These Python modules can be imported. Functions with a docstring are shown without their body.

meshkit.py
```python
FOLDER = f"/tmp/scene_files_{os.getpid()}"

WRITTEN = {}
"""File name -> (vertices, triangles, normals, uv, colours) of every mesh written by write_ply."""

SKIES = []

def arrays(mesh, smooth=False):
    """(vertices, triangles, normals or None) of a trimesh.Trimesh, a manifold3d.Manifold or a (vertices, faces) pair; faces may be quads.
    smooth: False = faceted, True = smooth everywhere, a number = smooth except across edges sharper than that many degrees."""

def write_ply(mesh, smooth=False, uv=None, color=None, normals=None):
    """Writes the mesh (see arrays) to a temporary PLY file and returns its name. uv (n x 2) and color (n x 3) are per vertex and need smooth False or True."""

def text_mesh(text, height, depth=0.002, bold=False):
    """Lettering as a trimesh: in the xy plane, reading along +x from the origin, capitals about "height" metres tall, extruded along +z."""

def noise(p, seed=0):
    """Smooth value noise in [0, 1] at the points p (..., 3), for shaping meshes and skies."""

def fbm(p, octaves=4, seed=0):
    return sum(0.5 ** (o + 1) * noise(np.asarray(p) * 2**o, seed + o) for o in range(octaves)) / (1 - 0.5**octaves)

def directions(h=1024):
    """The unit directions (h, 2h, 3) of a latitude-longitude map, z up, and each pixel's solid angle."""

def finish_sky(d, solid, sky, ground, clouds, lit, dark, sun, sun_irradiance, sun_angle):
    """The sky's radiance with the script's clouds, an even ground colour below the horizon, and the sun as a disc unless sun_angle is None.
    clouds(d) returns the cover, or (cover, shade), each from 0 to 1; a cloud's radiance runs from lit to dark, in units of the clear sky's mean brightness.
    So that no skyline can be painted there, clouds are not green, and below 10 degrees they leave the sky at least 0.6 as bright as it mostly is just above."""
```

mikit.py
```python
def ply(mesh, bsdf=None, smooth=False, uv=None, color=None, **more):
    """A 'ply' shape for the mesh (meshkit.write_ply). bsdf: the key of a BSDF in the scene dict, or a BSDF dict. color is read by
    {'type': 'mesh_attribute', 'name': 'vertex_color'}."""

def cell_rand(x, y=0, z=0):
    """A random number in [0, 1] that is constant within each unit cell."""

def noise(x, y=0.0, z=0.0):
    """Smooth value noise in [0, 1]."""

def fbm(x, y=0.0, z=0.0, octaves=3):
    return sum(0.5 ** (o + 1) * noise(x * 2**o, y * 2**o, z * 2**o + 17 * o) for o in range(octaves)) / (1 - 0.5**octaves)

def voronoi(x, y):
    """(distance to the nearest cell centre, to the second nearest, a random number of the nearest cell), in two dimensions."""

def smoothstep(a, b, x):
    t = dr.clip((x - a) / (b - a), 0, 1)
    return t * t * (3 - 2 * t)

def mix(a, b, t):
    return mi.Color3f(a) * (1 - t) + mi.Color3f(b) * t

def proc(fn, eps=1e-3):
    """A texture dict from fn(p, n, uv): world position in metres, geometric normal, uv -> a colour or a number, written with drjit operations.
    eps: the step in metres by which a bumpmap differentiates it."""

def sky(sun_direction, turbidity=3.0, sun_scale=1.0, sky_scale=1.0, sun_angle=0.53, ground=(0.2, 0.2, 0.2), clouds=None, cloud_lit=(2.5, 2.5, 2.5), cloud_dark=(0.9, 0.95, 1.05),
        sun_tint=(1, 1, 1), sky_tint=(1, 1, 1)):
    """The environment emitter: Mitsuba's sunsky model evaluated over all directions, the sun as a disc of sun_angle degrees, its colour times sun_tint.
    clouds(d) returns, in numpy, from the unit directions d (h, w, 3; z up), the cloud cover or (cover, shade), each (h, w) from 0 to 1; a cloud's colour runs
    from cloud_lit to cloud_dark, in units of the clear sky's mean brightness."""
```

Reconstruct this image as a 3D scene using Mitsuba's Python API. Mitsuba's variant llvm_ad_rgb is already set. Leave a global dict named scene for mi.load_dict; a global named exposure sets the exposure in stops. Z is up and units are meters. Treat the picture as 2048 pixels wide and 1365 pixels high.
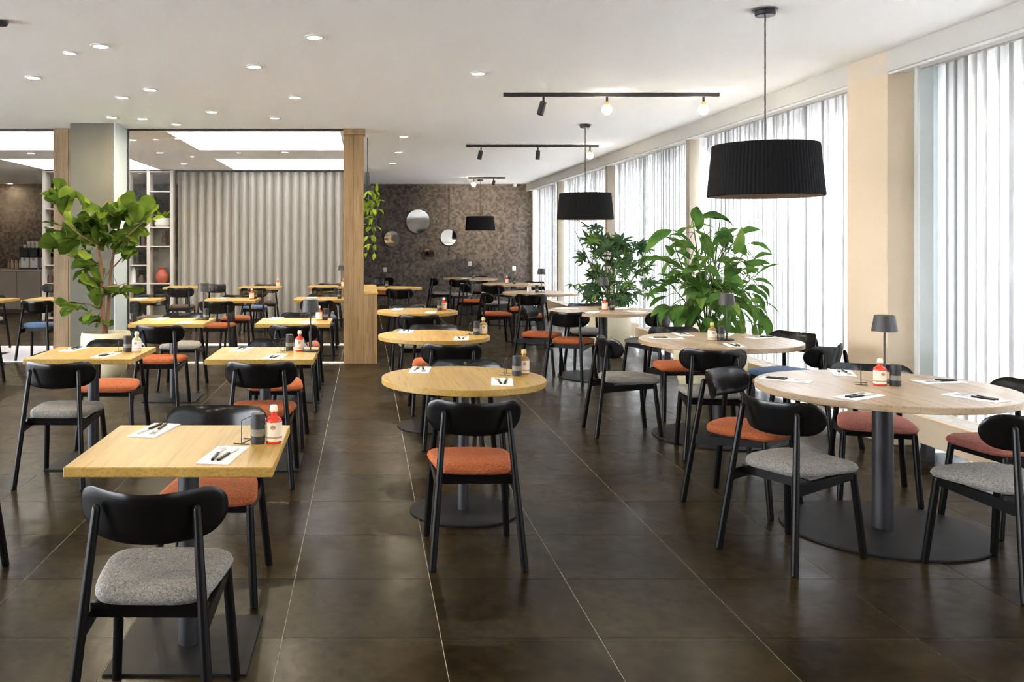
import math, random
import numpy as np, trimesh
import drjit as dr
import mitsuba as mi, mikit, meshkit
from mikit import noise, fbm, voronoi, cell_rand, smoothstep, mix

T = mi.ScalarTransform4f
scene, labels = {}, {}
random.seed(7)
RNG = np.random.default_rng(7)
PI = math.pi

# ---------------------------------------------------------------- camera, sky, exposure
CX, CY, F, EYE = 732.0, 487.0, 1800.0, 1.5
scene['camera'] = {'type': 'perspective', 'fov': math.degrees(2 * math.atan(1024 / F)), 'fov_axis': 'x', 'near_clip': 0.05, 'far_clip': 200.0,
                   'principal_point_offset_x': (1024 - CX) / 2048, 'principal_point_offset_y': (682.5 - CY) / 1365,
                   'to_world': T().look_at(origin=[0, 0, EYE], target=[0, 1, EYE], up=[0, 0, 1])}
exposure = 1.78
SKY_GAIN = 30.0
scene['sky'] = mikit.sky((0.6, -0.3, 0.75), turbidity=4.0, sun_scale=0.0, sky_scale=SKY_GAIN, ground=(0.45, 0.45, 0.44),
                         clouds=lambda d: (np.full(d.shape[:2], 0.93), 0.25 * meshkit.fbm(d * 2.5, 3)), cloud_lit=(1.44, 1.5, 1.57), cloud_dark=(1.06, 1.12, 1.2))
SPOT_GAIN, PANEL_GAIN, BULB_GAIN = 400.0, 0.95, 26.0
WARM = (1.0, 0.85, 0.60)

# ---------------------------------------------------------------- materials
def rgb(*c): return {'type': 'rgb', 'value': list(c)}
def srgb(r, g, b):
    f = lambda v: (v / 255 / 12.92) if v / 255 <= 0.04045 else ((v / 255 + 0.055) / 1.055) ** 2.4
    return (f(r), f(g), f(b))
def mat(name, base, rough=0.5, two=False, **more):
    b = base if isinstance(base, dict) else rgb(*base)
    d = {'type': 'principled', 'base_color': b, 'roughness': rough, **more}
    scene[name] = {'type': 'twosided', 'b': d} if two else d
    return name

TILE, TX0, TY0 = 0.603, 0.285, 3.42
def floor_col(p, n, uv):
    ix, iy = dr.floor((p.x - TX0) / TILE), dr.floor((p.y - TY0) / TILE)
    tone = cell_rand(ix, iy, 3)
    a = fbm(p.x * 3.1 + tone * 9, p.y * 3.1, tone * 5, octaves=4)
    b = fbm(p.x * 22, p.y * 22, tone * 7, octaves=3)
    c = mix((0.0056, 0.0034, 0.0010), (0.0390, 0.0262, 0.0105), dr.clip(-0.12 + 1.15 * a + 0.22 * (tone - 0.5) + 0.6 * (b - 0.5), 0, 1))
    vein = smoothstep(0.60, 0.72, noise(p.x * 46, p.y * 30, tone * 11)) * smoothstep(0.45, 0.65, noise(p.x * 5, p.y * 5, 3))
    c = c * (1 - 0.28 * vein)
    return c
def far_floor_col(p, n, uv):
    ix, iy = (p.x - TX0) / TILE, (p.y - TY0) / TILE
    fx, fy = ix - dr.floor(ix), iy - dr.floor(iy)
    joint = (fx < 0.006) | (fy < 0.006)
    return dr.select(joint, mi.Color3f(0.24, 0.22, 0.19), floor_col(p, n, uv))
def floor_rough(p, n, uv):
    return 0.19 + 0.16 * fbm(p.x * 6, p.y * 6, 2.0, octaves=3)
mat('m_tile', mikit.proc(floor_col), mikit.proc(floor_rough), specular=0.075)
mat('m_grout', (0.46, 0.42, 0.35), 0.8)

def oak_table(p, n, uv):
    g = fbm(p.x * 26, p.y * 1.6, p.z * 26, octaves=4)
    w = noise(p.x * 9 + 2 * noise(p.y * 1.3, p.x * 3), p.y * 0.9, 4.0)
    r = smoothstep(0.52, 0.75, noise(p.x * 150, p.y * 5, p.z * 150))
    c = mix((0.305, 0.172, 0.036), (0.450, 0.285, 0.074), dr.clip(0.1 + 1.25 * (0.55 * g + 0.45 * w) - 0.12, 0, 1))
    return c * (1 - 0.16 * r)
mat('m_oak', mikit.proc(oak_table), 0.38, specular=0.35)
def oak_window_sheen(p, n, uv):  # same oak as the other tables, paled to paint in window sheen
    g = fbm(p.x * 22, p.y * 1.4, p.z * 22, octaves=4)
    w = noise(p.x * 8 + 2 * noise(p.y * 1.1, p.x * 3), p.y * 0.8, 9.0)
    r = smoothstep(0.55, 0.78, noise(p.x * 120, p.y * 4, p.z * 120))
    c = mix((0.31, 0.210, 0.122), (0.47, 0.350, 0.230), dr.clip(1.2 * (0.55 * g + 0.45 * w) - 0.1, 0, 1))
    return c * (1 - 0.2 * r)
mat('m_oak_window_sheen', mikit.proc(oak_window_sheen), 0.34, specular=0.5)
def oak_post(p, n, uv):
    g = fbm(p.x * 38, p.y * 38, p.z * 1.5, octaves=4)
    w = noise(p.x * 13 + 1.5 * noise(p.z * 1.1, p.x * 4), p.y * 13, p.z * 0.6)
    r = smoothstep(0.52, 0.74, noise(p.x * 170, p.y * 170, p.z * 4))
    c = mix((0.180, 0.106, 0.046), (0.360, 0.235, 0.115), dr.clip(1.3 * (0.5 * g + 0.5 * w) - 0.15, 0, 1))
    return c * (1 - 0.25 * r)
mat('m_oak_post', mikit.proc(oak_post), 0.5)
def paper_col(p, n, uv):
    u, v = p.x + p.y, p.z
    d1, d2, k = voronoi(u * 10 + 0.8 * noise(u * 13, v * 13, 1), v * 10 + 0.8 * noise(u * 13, v * 13, 5))
    petal = smoothstep(0.02, 0.16, dr.abs(dr.sin(d1 * 17 + k * 6)) * 0.5 * (0.4 + noise(u * 30, v * 30, 8)))
    e = fbm(u * 20, v * 20, 3.0, octaves=3)
    t = dr.clip(0.25 + 0.9 * (e - 0.35) * (0.35 + petal), 0, 1)
    return mix((0.020, 0.0160, 0.0135), (0.215, 0.170, 0.138), t)
mat('m_wallpaper', mikit.proc(paper_col), 0.7, two=True)

def fabric(name, lo, hi):
    def fn(p, n, uv):
        t = noise(p.x * 420, p.y * 420, p.z * 420)
        s = noise(p.x * 190 + 5, p.y * 190, p.z * 190)
        return mix(lo, hi, dr.clip(1.5 * (0.6 * t + 0.4 * s) - 0.25, 0, 1))
    mat(name, mikit.proc(fn), 0.92, specular=0.2, sheen=0.35)
fabric('m_grey', (0.075, 0.070, 0.066), (0.30, 0.285, 0.265))
fabric('m_rust', (0.17, 0.040, 0.015), (0.46, 0.135, 0.050))
fabric('m_rose', (0.15, 0.048, 0.036), (0.42, 0.150, 0.115))
fabric('m_blue', (0.045, 0.075, 0.13), (0.14, 0.22, 0.36))
fabric('m_brown', (0.045, 0.030, 0.022), (0.14, 0.095, 0.07))
mat('m_black', (0.005, 0.0047, 0.0047), 0.22, specular=0.17)
mat('m_black_gloss', (0.004, 0.0037, 0.0037), 0.20, specular=0.36)
mat('m_black_matte', (0.014, 0.014, 0.015), 0.55)
mat('m_metal', (0.020, 0.020, 0.022), 0.36)
mat('m_plate', (0.013, 0.013, 0.0145), 0.5, specular=0.12)
mat('m_lamp', (0.035, 0.033, 0.032), 0.45)
mat('m_white', (0.78, 0.77, 0.75), 0.55)
mat('m_ceiling', (0.935, 0.935, 0.91), 0.9, specular=0.2)
mat('m_valance', (0.56, 0.545, 0.515), 0.6)
mat('m_wall', (0.86, 0.82, 0.75), 0.85)
mat('m_wall_dark', (0.20, 0.17, 0.14), 0.85)
mat('m_beige', (0.66, 0.53, 0.385), 0.75)
mat('m_greige', (0.115, 0.110, 0.088), 0.7)
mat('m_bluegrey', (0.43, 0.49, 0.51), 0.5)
mat('m_tan_post', (0.33, 0.285, 0.22), 0.6)
mat('m_alu', (0.40, 0.46, 0.52), 0.4)
mat('m_cream', (0.62, 0.56, 0.40), 0.55)
mat('m_soil', (0.022, 0.015, 0.011), 0.95)
mat('m_bark', (0.21, 0.115, 0.07), 0.8)
mat('m_stem', (0.10, 0.14, 0.035), 0.6)
mat('m_mirror', (0.92, 0.92, 0.92), 0.02, metallic=1.0)
mat('m_steel', (0.40, 0.42, 0.46), 0.22, metallic=1.0)
mat('m_red', (0.62, 0.045, 0.018), 0.28)
mat('m_cream_label', (0.74, 0.63, 0.49), 0.6)
mat('m_label_ink', (0.42, 0.23, 0.12), 0.7)
mat('m_cap', (0.82, 0.74, 0.58), 0.4)
mat('m_amber', (0.30, 0.17, 0.045), 0.2)
mat('m_goldcap', (0.62, 0.42, 0.12), 0.4)
mat('m_olive_bottle', (0.46, 0.47, 0.27), 0.22)
mat('m_paper', (0.86, 0.85, 0.83), 0.8)
mat('m_print', (0.10, 0.11, 0.12), 0.8)
mat('m_terracotta', (0.46, 0.10, 0.06), 0.5)
mat('m_vase_white', (0.80, 0.78, 0.75), 0.35)
mat('m_figure', (0.075, 0.045, 0.035), 0.5)
mat('m_blueglaze', (0.10, 0.14, 0.26), 0.3)
mat('m_counter', (0.30, 0.245, 0.20), 0.5)
mat('m_worktop', (0.40, 0.36, 0.32), 0.35)
mat('m_shelf', (0.58, 0.53, 0.48), 0.55)
mat('m_shelf_back', (0.17, 0.165, 0.135), 0.7)
mat('m_curtain', (0.42, 0.39, 0.35), 0.9, two=True, sheen=0.3)
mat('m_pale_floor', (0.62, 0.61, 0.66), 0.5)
mat('m_shade_in', (0.16, 0.095, 0.05), 0.7)
mat('m_shade_out', (0.0055, 0.0055, 0.0062), 0.7, specular=0.12)
mat('m_ground', (0.62, 0.61, 0.59), 0.9)
mat('m_outwall', (0.30, 0.29, 0.28), 0.9)
scene['m_pane'] = {'type': 'thindielectric', 'int_ior': 1.5}
def veil(name, col, spec, diff, rough):
    scene[name] = {'type': 'principledthin', 'base_color': rgb(*col), 'roughness': rough, 'spec_trans': spec, 'diff_trans': diff, 'eta': 1.2}
veil('m_sheer', (0.41, 0.406, 0.402), 0.28, 1.5, 0.15)
def dense_col(p, n, uv):
    t = fbm(p.y * 30, p.z * 6, p.x * 20, octaves=3)
    return mix((0.25, 0.247, 0.243), (0.39, 0.386, 0.380), dr.clip(2.0 * t - 0.5, 0, 1))
scene['m_dense'] = {'type': 'principledthin', 'base_color': mikit.proc(dense_col), 'roughness': 0.3, 'spec_trans': 0.10, 'diff_trans': 1.35, 'eta': 1.2}
veil('m_heavy', (0.225, 0.222, 0.218), 0.05, 1.35, 0.3)
def leafmat(name, lo, hi, seed):
    def fn(p, n, uv):
        t = fbm(p.x * 7 + seed, p.y * 7, p.z * 7, octaves=2)
        vein = smoothstep(0.90, 1.0, dr.abs(dr.sin(uv.y * 30 - dr.abs(uv.x) * 7))) * 0.35 + smoothstep(0.06, 0.0, dr.abs(uv.x)) * 0.5
        return mix(lo, hi, dr.clip(1.5 * t - 0.25 + 0.35 * vein, 0, 1))
    scene[name] = {'type': 'principledthin', 'base_color': mikit.proc(fn), 'roughness': 0.28, 'spec_trans': 0.0, 'diff_trans': 0.6, 'eta': 1.4}
leafmat('m_leaf_fig', (0.030, 0.070, 0.012), (0.135, 0.20, 0.030), 1)
leafmat('m_leaf_fig_light', (0.085, 0.15, 0.02), (0.26, 0.34, 0.055), 3)
leafmat('m_leaf_long_light', (0.09, 0.19, 0.04), (0.27, 0.40, 0.10), 7)
leafmat('m_leaf_long', (0.028, 0.085, 0.020), (0.135, 0.26, 0.06), 5)
leafmat('m_leaf_dark', (0.030, 0.075, 0.035), (0.14, 0.22, 0.10), 9)
leafmat('m_leaf_lime', (0.14, 0.24, 0.02), (0.42, 0.52, 0.06), 13)

# ---------------------------------------------------------------- helpers
def numbered(name):
    if name not in USED:
        USED.add(name); return name
    k = 1
    while f'{name}_{k:03d}' in USED: k += 1
    USED.add(f'{name}_{k:03d}'); return f'{name}_{k:03d}'
USED = set()
_count = {}
def numbered(name):
    k = _count.get(name, 0); _count[name] = k + 1
    return name if k == 0 else f'{name}_{k:03d}'
def obj(name, shape, material, parent=None, tw=None, smooth=False, extra=None):
    """shape: a trimesh or a ready ply dict"""
    key = numbered(f'{parent}__{name}' if parent else name)
    p = shape if isinstance(shape, dict) else mikit.ply(shape, None, smooth)
    d = {**p}
    if material: d['bsdf'] = {'type': 'ref', 'id': material}
    if tw is not None: d['to_world'] = tw
    if extra: d.update(extra)
    scene[key] = d
    return key
def thing(name, label, cat, group=None):
    key = numbered(name)
    labels[key] = {'label': label, 'category': cat}
    if group: labels[key]['group'] = group
    return key
def tag(key, label, cat=None, group=None, kind=None):
    labels[key] = {'label': label}
    if cat: labels[key]['category'] = cat
    if group: labels[key]['group'] = group
    if kind: labels[key]['kind'] = kind
    return key
def struct(name, label, shape, material, parent=None, **kw):
    k = obj(name, shape, material, parent, **kw)
    if parent is None: labels[k] = {'label': label, 'kind': 'structure'}
    return k
def group_struct(name, label):
    k = numbered(name); labels[k] = {'label': label, 'kind': 'structure'}; return k
cat_ = trimesh.util.concatenate
def box(x0, x1, y0, y1, z0, z1):
    m = trimesh.creation.box(extents=(x1 - x0, y1 - y0, z1 - z0)); m.apply_translation(((x0 + x1) / 2, (y0 + y1) / 2, (z0 + z1) / 2)); return m
def cbox(x0, x1, y0, y1, z0, z1, b=0.004):
    pts = []
    for x, sx in ((x0, 1), (x1, -1)):
        for y, sy in ((y0, 1), (y1, -1)):
            for z, sz in ((z0, 1), (z1, -1)):
                pts += [(x + b * sx, y + b * sy, z), (x + b * sx, y, z + b * sz), (x, y + b * sy, z + b * sz)]
    return trimesh.Trimesh(np.array(pts), process=False).convex_hull
def lathe(profile, n=32):
    return trimesh.creation.revolve(np.array(profile, float), sections=n)
def tube(pts, rad, n=10, caps=True):
    """a round bar through points with radii"""
    pts = np.array(pts, float); rad = np.broadcast_to(np.array(rad, float), (len(pts),))
    tan = np.gradient(pts, axis=0); tan /= np.linalg.norm(tan, axis=1, keepdims=True) + 1e-12
    ref = np.array([0, 0, 1.0]) if abs(tan[0, 2]) < 0.9 else np.array([1.0, 0, 0])
    V = []
    a = np.cross(tan[0], ref); a /= np.linalg.norm(a)
    for p, r, t in zip(pts, rad, tan):
        a = a - t * np.dot(a, t); a /= np.linalg.norm(a); b = np.cross(t, a)
        th = np.arange(n) / n * 2 * PI
        V.append(p + r * (np.cos(th)[:, None] * a + np.sin(th)[:, None] * b))
    V = np.concatenate(V); Fs = []
    for i in range(len(pts) - 1):
        for j in range(n):
            q = [i * n + j, i * n + (j + 1) % n, (i + 1) * n + (j + 1) % n, (i + 1) * n + j]
            Fs += [[q[0], q[1], q[2]], [q[0], q[2], q[3]]]
    if caps:
        V = np.vstack([V, pts[0], pts[-1]]); c0, c1 = len(V) - 2, len(V) - 1; o = (len(pts) - 1) * n
        for j in range(n):
            Fs += [[c0, (j + 1) % n, j], [c1, o + j, o + (j + 1) % n]]
    m = trimesh.Trimesh(V, np.array(Fs), process=False)
    return m
def grid_mesh(P):
    """P (a, b, 3) -> open quad sheet"""
    a, b = P.shape[:2]
    i, j = np.meshgrid(np.arange(a - 1), np.arange(b - 1), indexing='ij')
    q = np.stack([i * b + j, i * b + j + 1, (i + 1) * b + j + 1, (i + 1) * b + j], -1).reshape(-1, 4)
    return trimesh.Trimesh(P.reshape(-1, 3), np.vstack([q[:, [0, 1, 2]], q[:, [0, 2, 3]]]), process=False)
def rings_mesh(R):
    """R (k, n, 3) closed rings, capped at both ends with a centre"""
    k, n = R.shape[:2]
    V = np.vstack([R.reshape(-1, 3), R[0].mean(0), R[-1].mean(0)]); Fs = []
    for i in range(k - 1):
        for j in range(n):
            a, b, c, d = i * n + j, i * n + (j + 1) % n, (i + 1) * n + (j + 1) % n, (i + 1) * n + j
            Fs += [[a, b, c], [a, c, d]]
    for j in range(n):
        Fs += [[k * n, (j + 1) % n, j], [k * n + 1, (k - 1) * n + j, (k - 1) * n + (j + 1) % n]]
    return trimesh.Trimesh(V, np.array(Fs), process=False)
def at(px, py, z):
    """the point of the level z that the photograph shows at (px, py)"""
    y = (EYE - z) * F / (py - CY); return ((px - CX) * y / F, y)
def emit(c, g): return {'emitter': {'type': 'area', 'radiance': rgb(*[v * g for v in c])}}

H = 2.93                       # ceiling height
XW = 3.86                      # face of the window wall's valance
YB = 21.7                      # back wall
XL, YF = -9.0, -7.0            # left wall and wall behind the camera
YG = 11.2                      # glass partition

# ---------------------------------------------------------------- floor
fl = struct('floor', 'dark brown grey stone tile floor with thin pale joints', box(XL, 4.6, YF, YB + 0.1, -0.12, -0.002), 'm_grout')
tile = mikit.ply(box(-TILE / 2 + .0016, TILE / 2 - .0016, -TILE / 2 + .0016, TILE / 2 - .0016, -0.002, 0.0), None)
rest = []
cand = []
for i in range(int((XL - TX0) / TILE) - 1, int((4.6 - TX0) / TILE) + 1):
    for j in range(int((YF - TY0) / TILE) - 1, int((YB - TY0) / TILE) + 1):
        x, y = TX0 + (i + .5) * TILE, TY0 + (j + .5) * TILE
        if x < XL - .3 or y > YB + .3: continue
        px = CX + F * x / max(y, .5)
        seen = 2.6 < y < 12.7 and -F * .4 / y < px < 2048 + F * .4 / y and x < 4.1
        (cand if seen else rest).append((x, y))
cand.sort(key=lambda q: q[1])
for x, y in cand[:300]:
    obj('tile', tile, 'm_tile', fl, T().translate([x, y, 0]))
tri = box(-TILE / 2 + .0016, TILE / 2 - .0016, -TILE / 2 + .0016, TILE / 2 - .0016, -0.002, 0.0)
far = []
for x, y in rest + cand[300:]:
    m = tri.copy(); m.apply_translation((x, y, 0)); far.append(m)
k = obj('far_tile', cat_(far), 'm_tile', fl); labels[k] = {'label': 'floor tiles too far away to pick apart', 'kind': 'stuff'}

# ---------------------------------------------------------------- ceiling, walls, columns
PANELS = [(-6.18, -3.97, 11.44, 13.72), (-6.18, -3.97, 15.15, 17.4), (-2.54, -0.33, 11.44, 13.72), (-2.54, -0.33, 15.15, 17.4)]
ce = struct('ceiling', 'smooth white ceiling with recessed spotlights', box(XL, 4.6, YF, YB + 0.1, H, H + 0.15), 'm_ceiling')
struct('wall_back', 'dark brown wall papered with a dense floral pattern', box(XL, 4.6, YB, YB + 0.15, -0.1, H + .1), 'm_wallpaper')
WL0, WL1 = -6.0, 9.0           # window added in the unseen left wall to brighten the ceiling
struct('wall_left', 'pale plaster wall at the far left', cat_([box(XL - .15, XL, YF, WL0, -0.1, H + .1), box(XL - .15, XL, WL1, YB + .1, -0.1, H + .1), box(XL - .15, XL, WL0, WL1, -.1, .12), box(XL - .15, XL, WL0, WL1, 2.75, H + .1)]), 'm_wall')
wl = group_struct('window_7', 'wide clear window added in the unseen left wall to brighten the ceiling')
obj('pane', grid_mesh(np.array([[[XL - .1, WL0, .12], [XL - .1, WL1, .12]], [[XL - .1, WL0, 2.75], [XL - .1, WL1, 2.75]]])), 'm_pane', wl)
for i in range(11):
    y = WL0 + (WL1 - WL0) * i / 10; obj('mullion', box(XL - .13, XL - .05, y - .03, y + .03, .12, 2.75), 'm_alu', wl)
struct('wall_front', 'dark plaster wall behind the viewpoint', box(XL, 4.6, YF - .15, YF, -0.1, H + .1), 'm_wall_dark')
struct('wall_right', 'pale wall end beside the last window', cat_([box(3.95, 4.6, YF, -6.5, 0, H), box(4.0, 4.6, 21.55, YB, 0, H)]), 'm_wall')
struct('wall_inner', 'short dark wall between curtain and far wall', box(-0.42, -0.36, 17.75, YB, 0, H), 'm_wallpaper')
# window wall
struct('trim_1', 'long white valance running along the top of the windows', cbox(XW, 4.02, YF, YB, 2.765, H + .01, .006), 'm_valance')
struct('trim_2', 'narrow pale ledge under the valance', box(XW + .012, XW + .03, YF, YB, 2.752, 2.768), 'm_white')
struct('trim_3', 'white lintel above the window glass', box(4.38, 4.6, YF, YB, 2.72, H), 'm_white')
struct('column', 'broad beige plaster column between the windows', cbox(XW, 4.6, 6.67, 7.22, 0, H, .006), 'm_beige')
BAYS = [(-6.4, 2.95), (3.05, 6.60), (7.28, 10.93), (11.07, 14.65), (14.80, 18.40), (18.55, 21.5)]
POSTS = [3.0, 11.0, 14.72, 18.47]
for y in POSTS[1:]:
    struct('window_post', 'slim tan post between two window blinds', cbox(3.93, 4.06, y - .055, y + .055, 0, 2.77, .004), 'm_tan_post')
# fix labels of the posts so that each singles out one
for k_, l_ in zip(['window_post', 'window_post_001', 'window_post_002'], ['tan window post behind the tall plant by the second large table', 'tan window post behind the second pendant lamp', 'tan window post nearest the dark back wall']):
    labels[k_]['label'] = l_
struct('pipe', 'thin white pipe running down beside the beige column', tube([(3.93, 6.42, 0), (3.93, 6.42, 2.77)], .016, 12), 'm_valance', smooth=True)
struct('trim_4', 'blue grey window jamb beside the beige column', box(4.06, 4.2, 6.44, 6.67, 0, 2.77), 'm_bluegrey')
vane_n = 16
def vane_mesh(w, amp, ph):
    t = np.linspace(-1, 1, vane_n); y = t * w / 2; x = amp * np.sin(t * PI * .95 + ph)
    zs = np.array([0.03, 1.0, 1.9, 2.77])
    P = np.stack([np.stack([x, y, np.full_like(x, z)], -1) for z in zs])
    return grid_mesh(P)
vanes = [mikit.ply(vane_mesh(.135, .010, ph), None, True) for ph in (0, .5, -.5)]
BLAB = ['behind the viewpoint', 'right of the beige column', 'left of the beige column, behind the tall plant', 'behind the second pendant and lobed plant', 'third along from the beige column', 'next to the dark back wall']
for b, (y0, y1) in enumerate(BAYS):
    w = group_struct(f'window_{b + 1}', f'tall window with grey metal frame, {BLAB[b]}')
    obj('pane', box(4.328, 4.331, y0, y1, 0.05, 2.72) if 0 else grid_mesh(np.array([[[4.33, y0, .05], [4.33, y1, .05]], [[4.33, y0, 2.72], [4.33, y1, 2.72]]])), 'm_pane', w)
    n = max(2, round((y1 - y0) / 1.2))
    for i in range(n + 1):
        y = y0 + (y1 - y0) * i / n
        obj('mullion', box(4.29, 4.37, y - .03, y + .03, 0, 2.72), 'm_alu', w)
    obj('bottom_rail', box(4.29, 4.37, y0, y1, 0, .06), 'm_alu', w)
    t = thing('window_blind', f'white vertical blind of soft sheer vanes {BLAB[b]}', 'blind', 'vertical blinds along the windows')
    obj('head_rail', box(4.06, 4.10, y0, y1, 2.77, 2.80), 'm_valance', t)
    s = .1085
    y = y0 + .07 + (.22 if b == 1 else 0)
    last = y1 - .05 if b != 2 else y1 - .05
    q = 0
    if b == 2: y += .10
    if b == 1: last -= .12
    while y < last:
        m_ = 'm_sheer' if RNG.random() < (.55 if q % 2 else .20) else ('m_heavy' if RNG.random() < .3 else 'm_dense')
        obj('vane', vanes[RNG.integers(3)], m_, t, T().translate([4.085 + RNG.uniform(-.012, .012), y, 0]).rotate([0, 0, 1], RNG.uniform(-7, 7)))
        y += s * RNG.uniform(.9, 1.1); q += 1
# radiator covers under the windows
for b, (y0, y1, lab) in enumerate([(3.3, 6.55, 'low beige radiator cover with a top grille right of the beige column'), (7.4, 12.6, 'low beige radiator cover behind the second large table'), (13.2, 20.5, 'low beige radiator cover along the far windows')]):
    t = thing('radiator_cover', lab, 'radiator cover')
    obj('casing', cat_([cbox(3.77, 3.795, y0, y1, .14, .325), cbox(3.98, 4.0, y0, y1, .14, .325), cbox(3.77, 4.0, y0, y0 + .02, .14, .325), cbox(3.77, 4.0, y1 - .02, y1, .14, .325), box(3.795, 3.98, y0, y1, .14, .16), box(3.795, 3.82, y0, y1, .31, .325), box(3.96, 3.98, y0, y1, .31, .325)]), 'm_beige', t)
    bars = []
    if b == 0:
        y = y0 + .03
        sl = mikit.ply(box(3.82, 3.96, -.006, .006, .308, .323), None)
        i = 0
        while y < y1 - .03 and i < 300:
            obj('slat', sl, 'm_white', t, T().translate([0, y, 0])); y += .03; i += 1
    else:
        y = y0 + .03
        while y < y1 - .03: bars.append(box(3.82, 3.96, y - .01, y + .01, .308, .323)); y += .05
        obj('grille', cat_(bars), 'm_white', t)
    y = y0 + .4
    while y < y1:
        obj('leg', box(3.84, 3.90, y - .03, y + .03, 0, .142), 'm_metal', t); y += 1.25
# outdoors
struct('ground', 'pale paving outside the windows', cat_([box(4.6, 60, -40, 60, -.25, -.13), box(-60, XL - .15, -40, 60, -.25, -.13)]), 'm_ground')  # left slab added with the left window, bounces daylight to the ceiling
struct('garden_wall', 'low grey wall outside, dim behind the blinds', box(9.0, 9.3, -20, 40, -.2, 1.25), 'm_outwall')

# painted column, wood posts, half wall, glass partition
struct('column', 'grey green painted column behind the fig tree', cbox(-3.52, -3.0, 10.7, 11.35, 0, H, .005), 'm_greige')
obj('painted_daylight_side', cbox(-3.0, -2.98, 10.7, 11.35, 0, H, .002), 'm_bluegrey', 'column_001')  # window daylight on this column face, painted in as a paler blue-grey
wp = group_struct('wood_post', 'tall oak veneer post right of the glass partition')
for i in range(2):
    obj('board', cbox(-.28 + .125 * i, -.157 + .127 * i, 11.2, 11.42, 0, 2.85, .002), 'm_oak_post', wp)
obj('cap', cbox(-.285, -.01, 11.19, 11.43, 2.85, H, .004), 'm_oak_post', wp)
wq = group_struct('wood_post', 'narrow dark oak board left of the painted column')
for i in range(2):
    obj('board', cbox(-3.89 + .185 * i, -3.707 + .187 * i, 11.2, 11.34, 0, H, .002), 'm_oak_post', wq)
hw = group_struct('half_wall', 'low oak half wall beside the tall oak post')
for i in range(3):
    obj('board', cbox(-.028 + .057 * i, .0275 + .057 * i, 11.2, 13.45, 0, .862, .002), 'm_oak_post', hw)
obj('top', cbox(-.03, .15, 11.19, 13.47, .862, .882, .003), 'm_oak', hw)
gp = group_struct('glass_partition', 'clear full height glass partition with thin dark rails')
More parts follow.
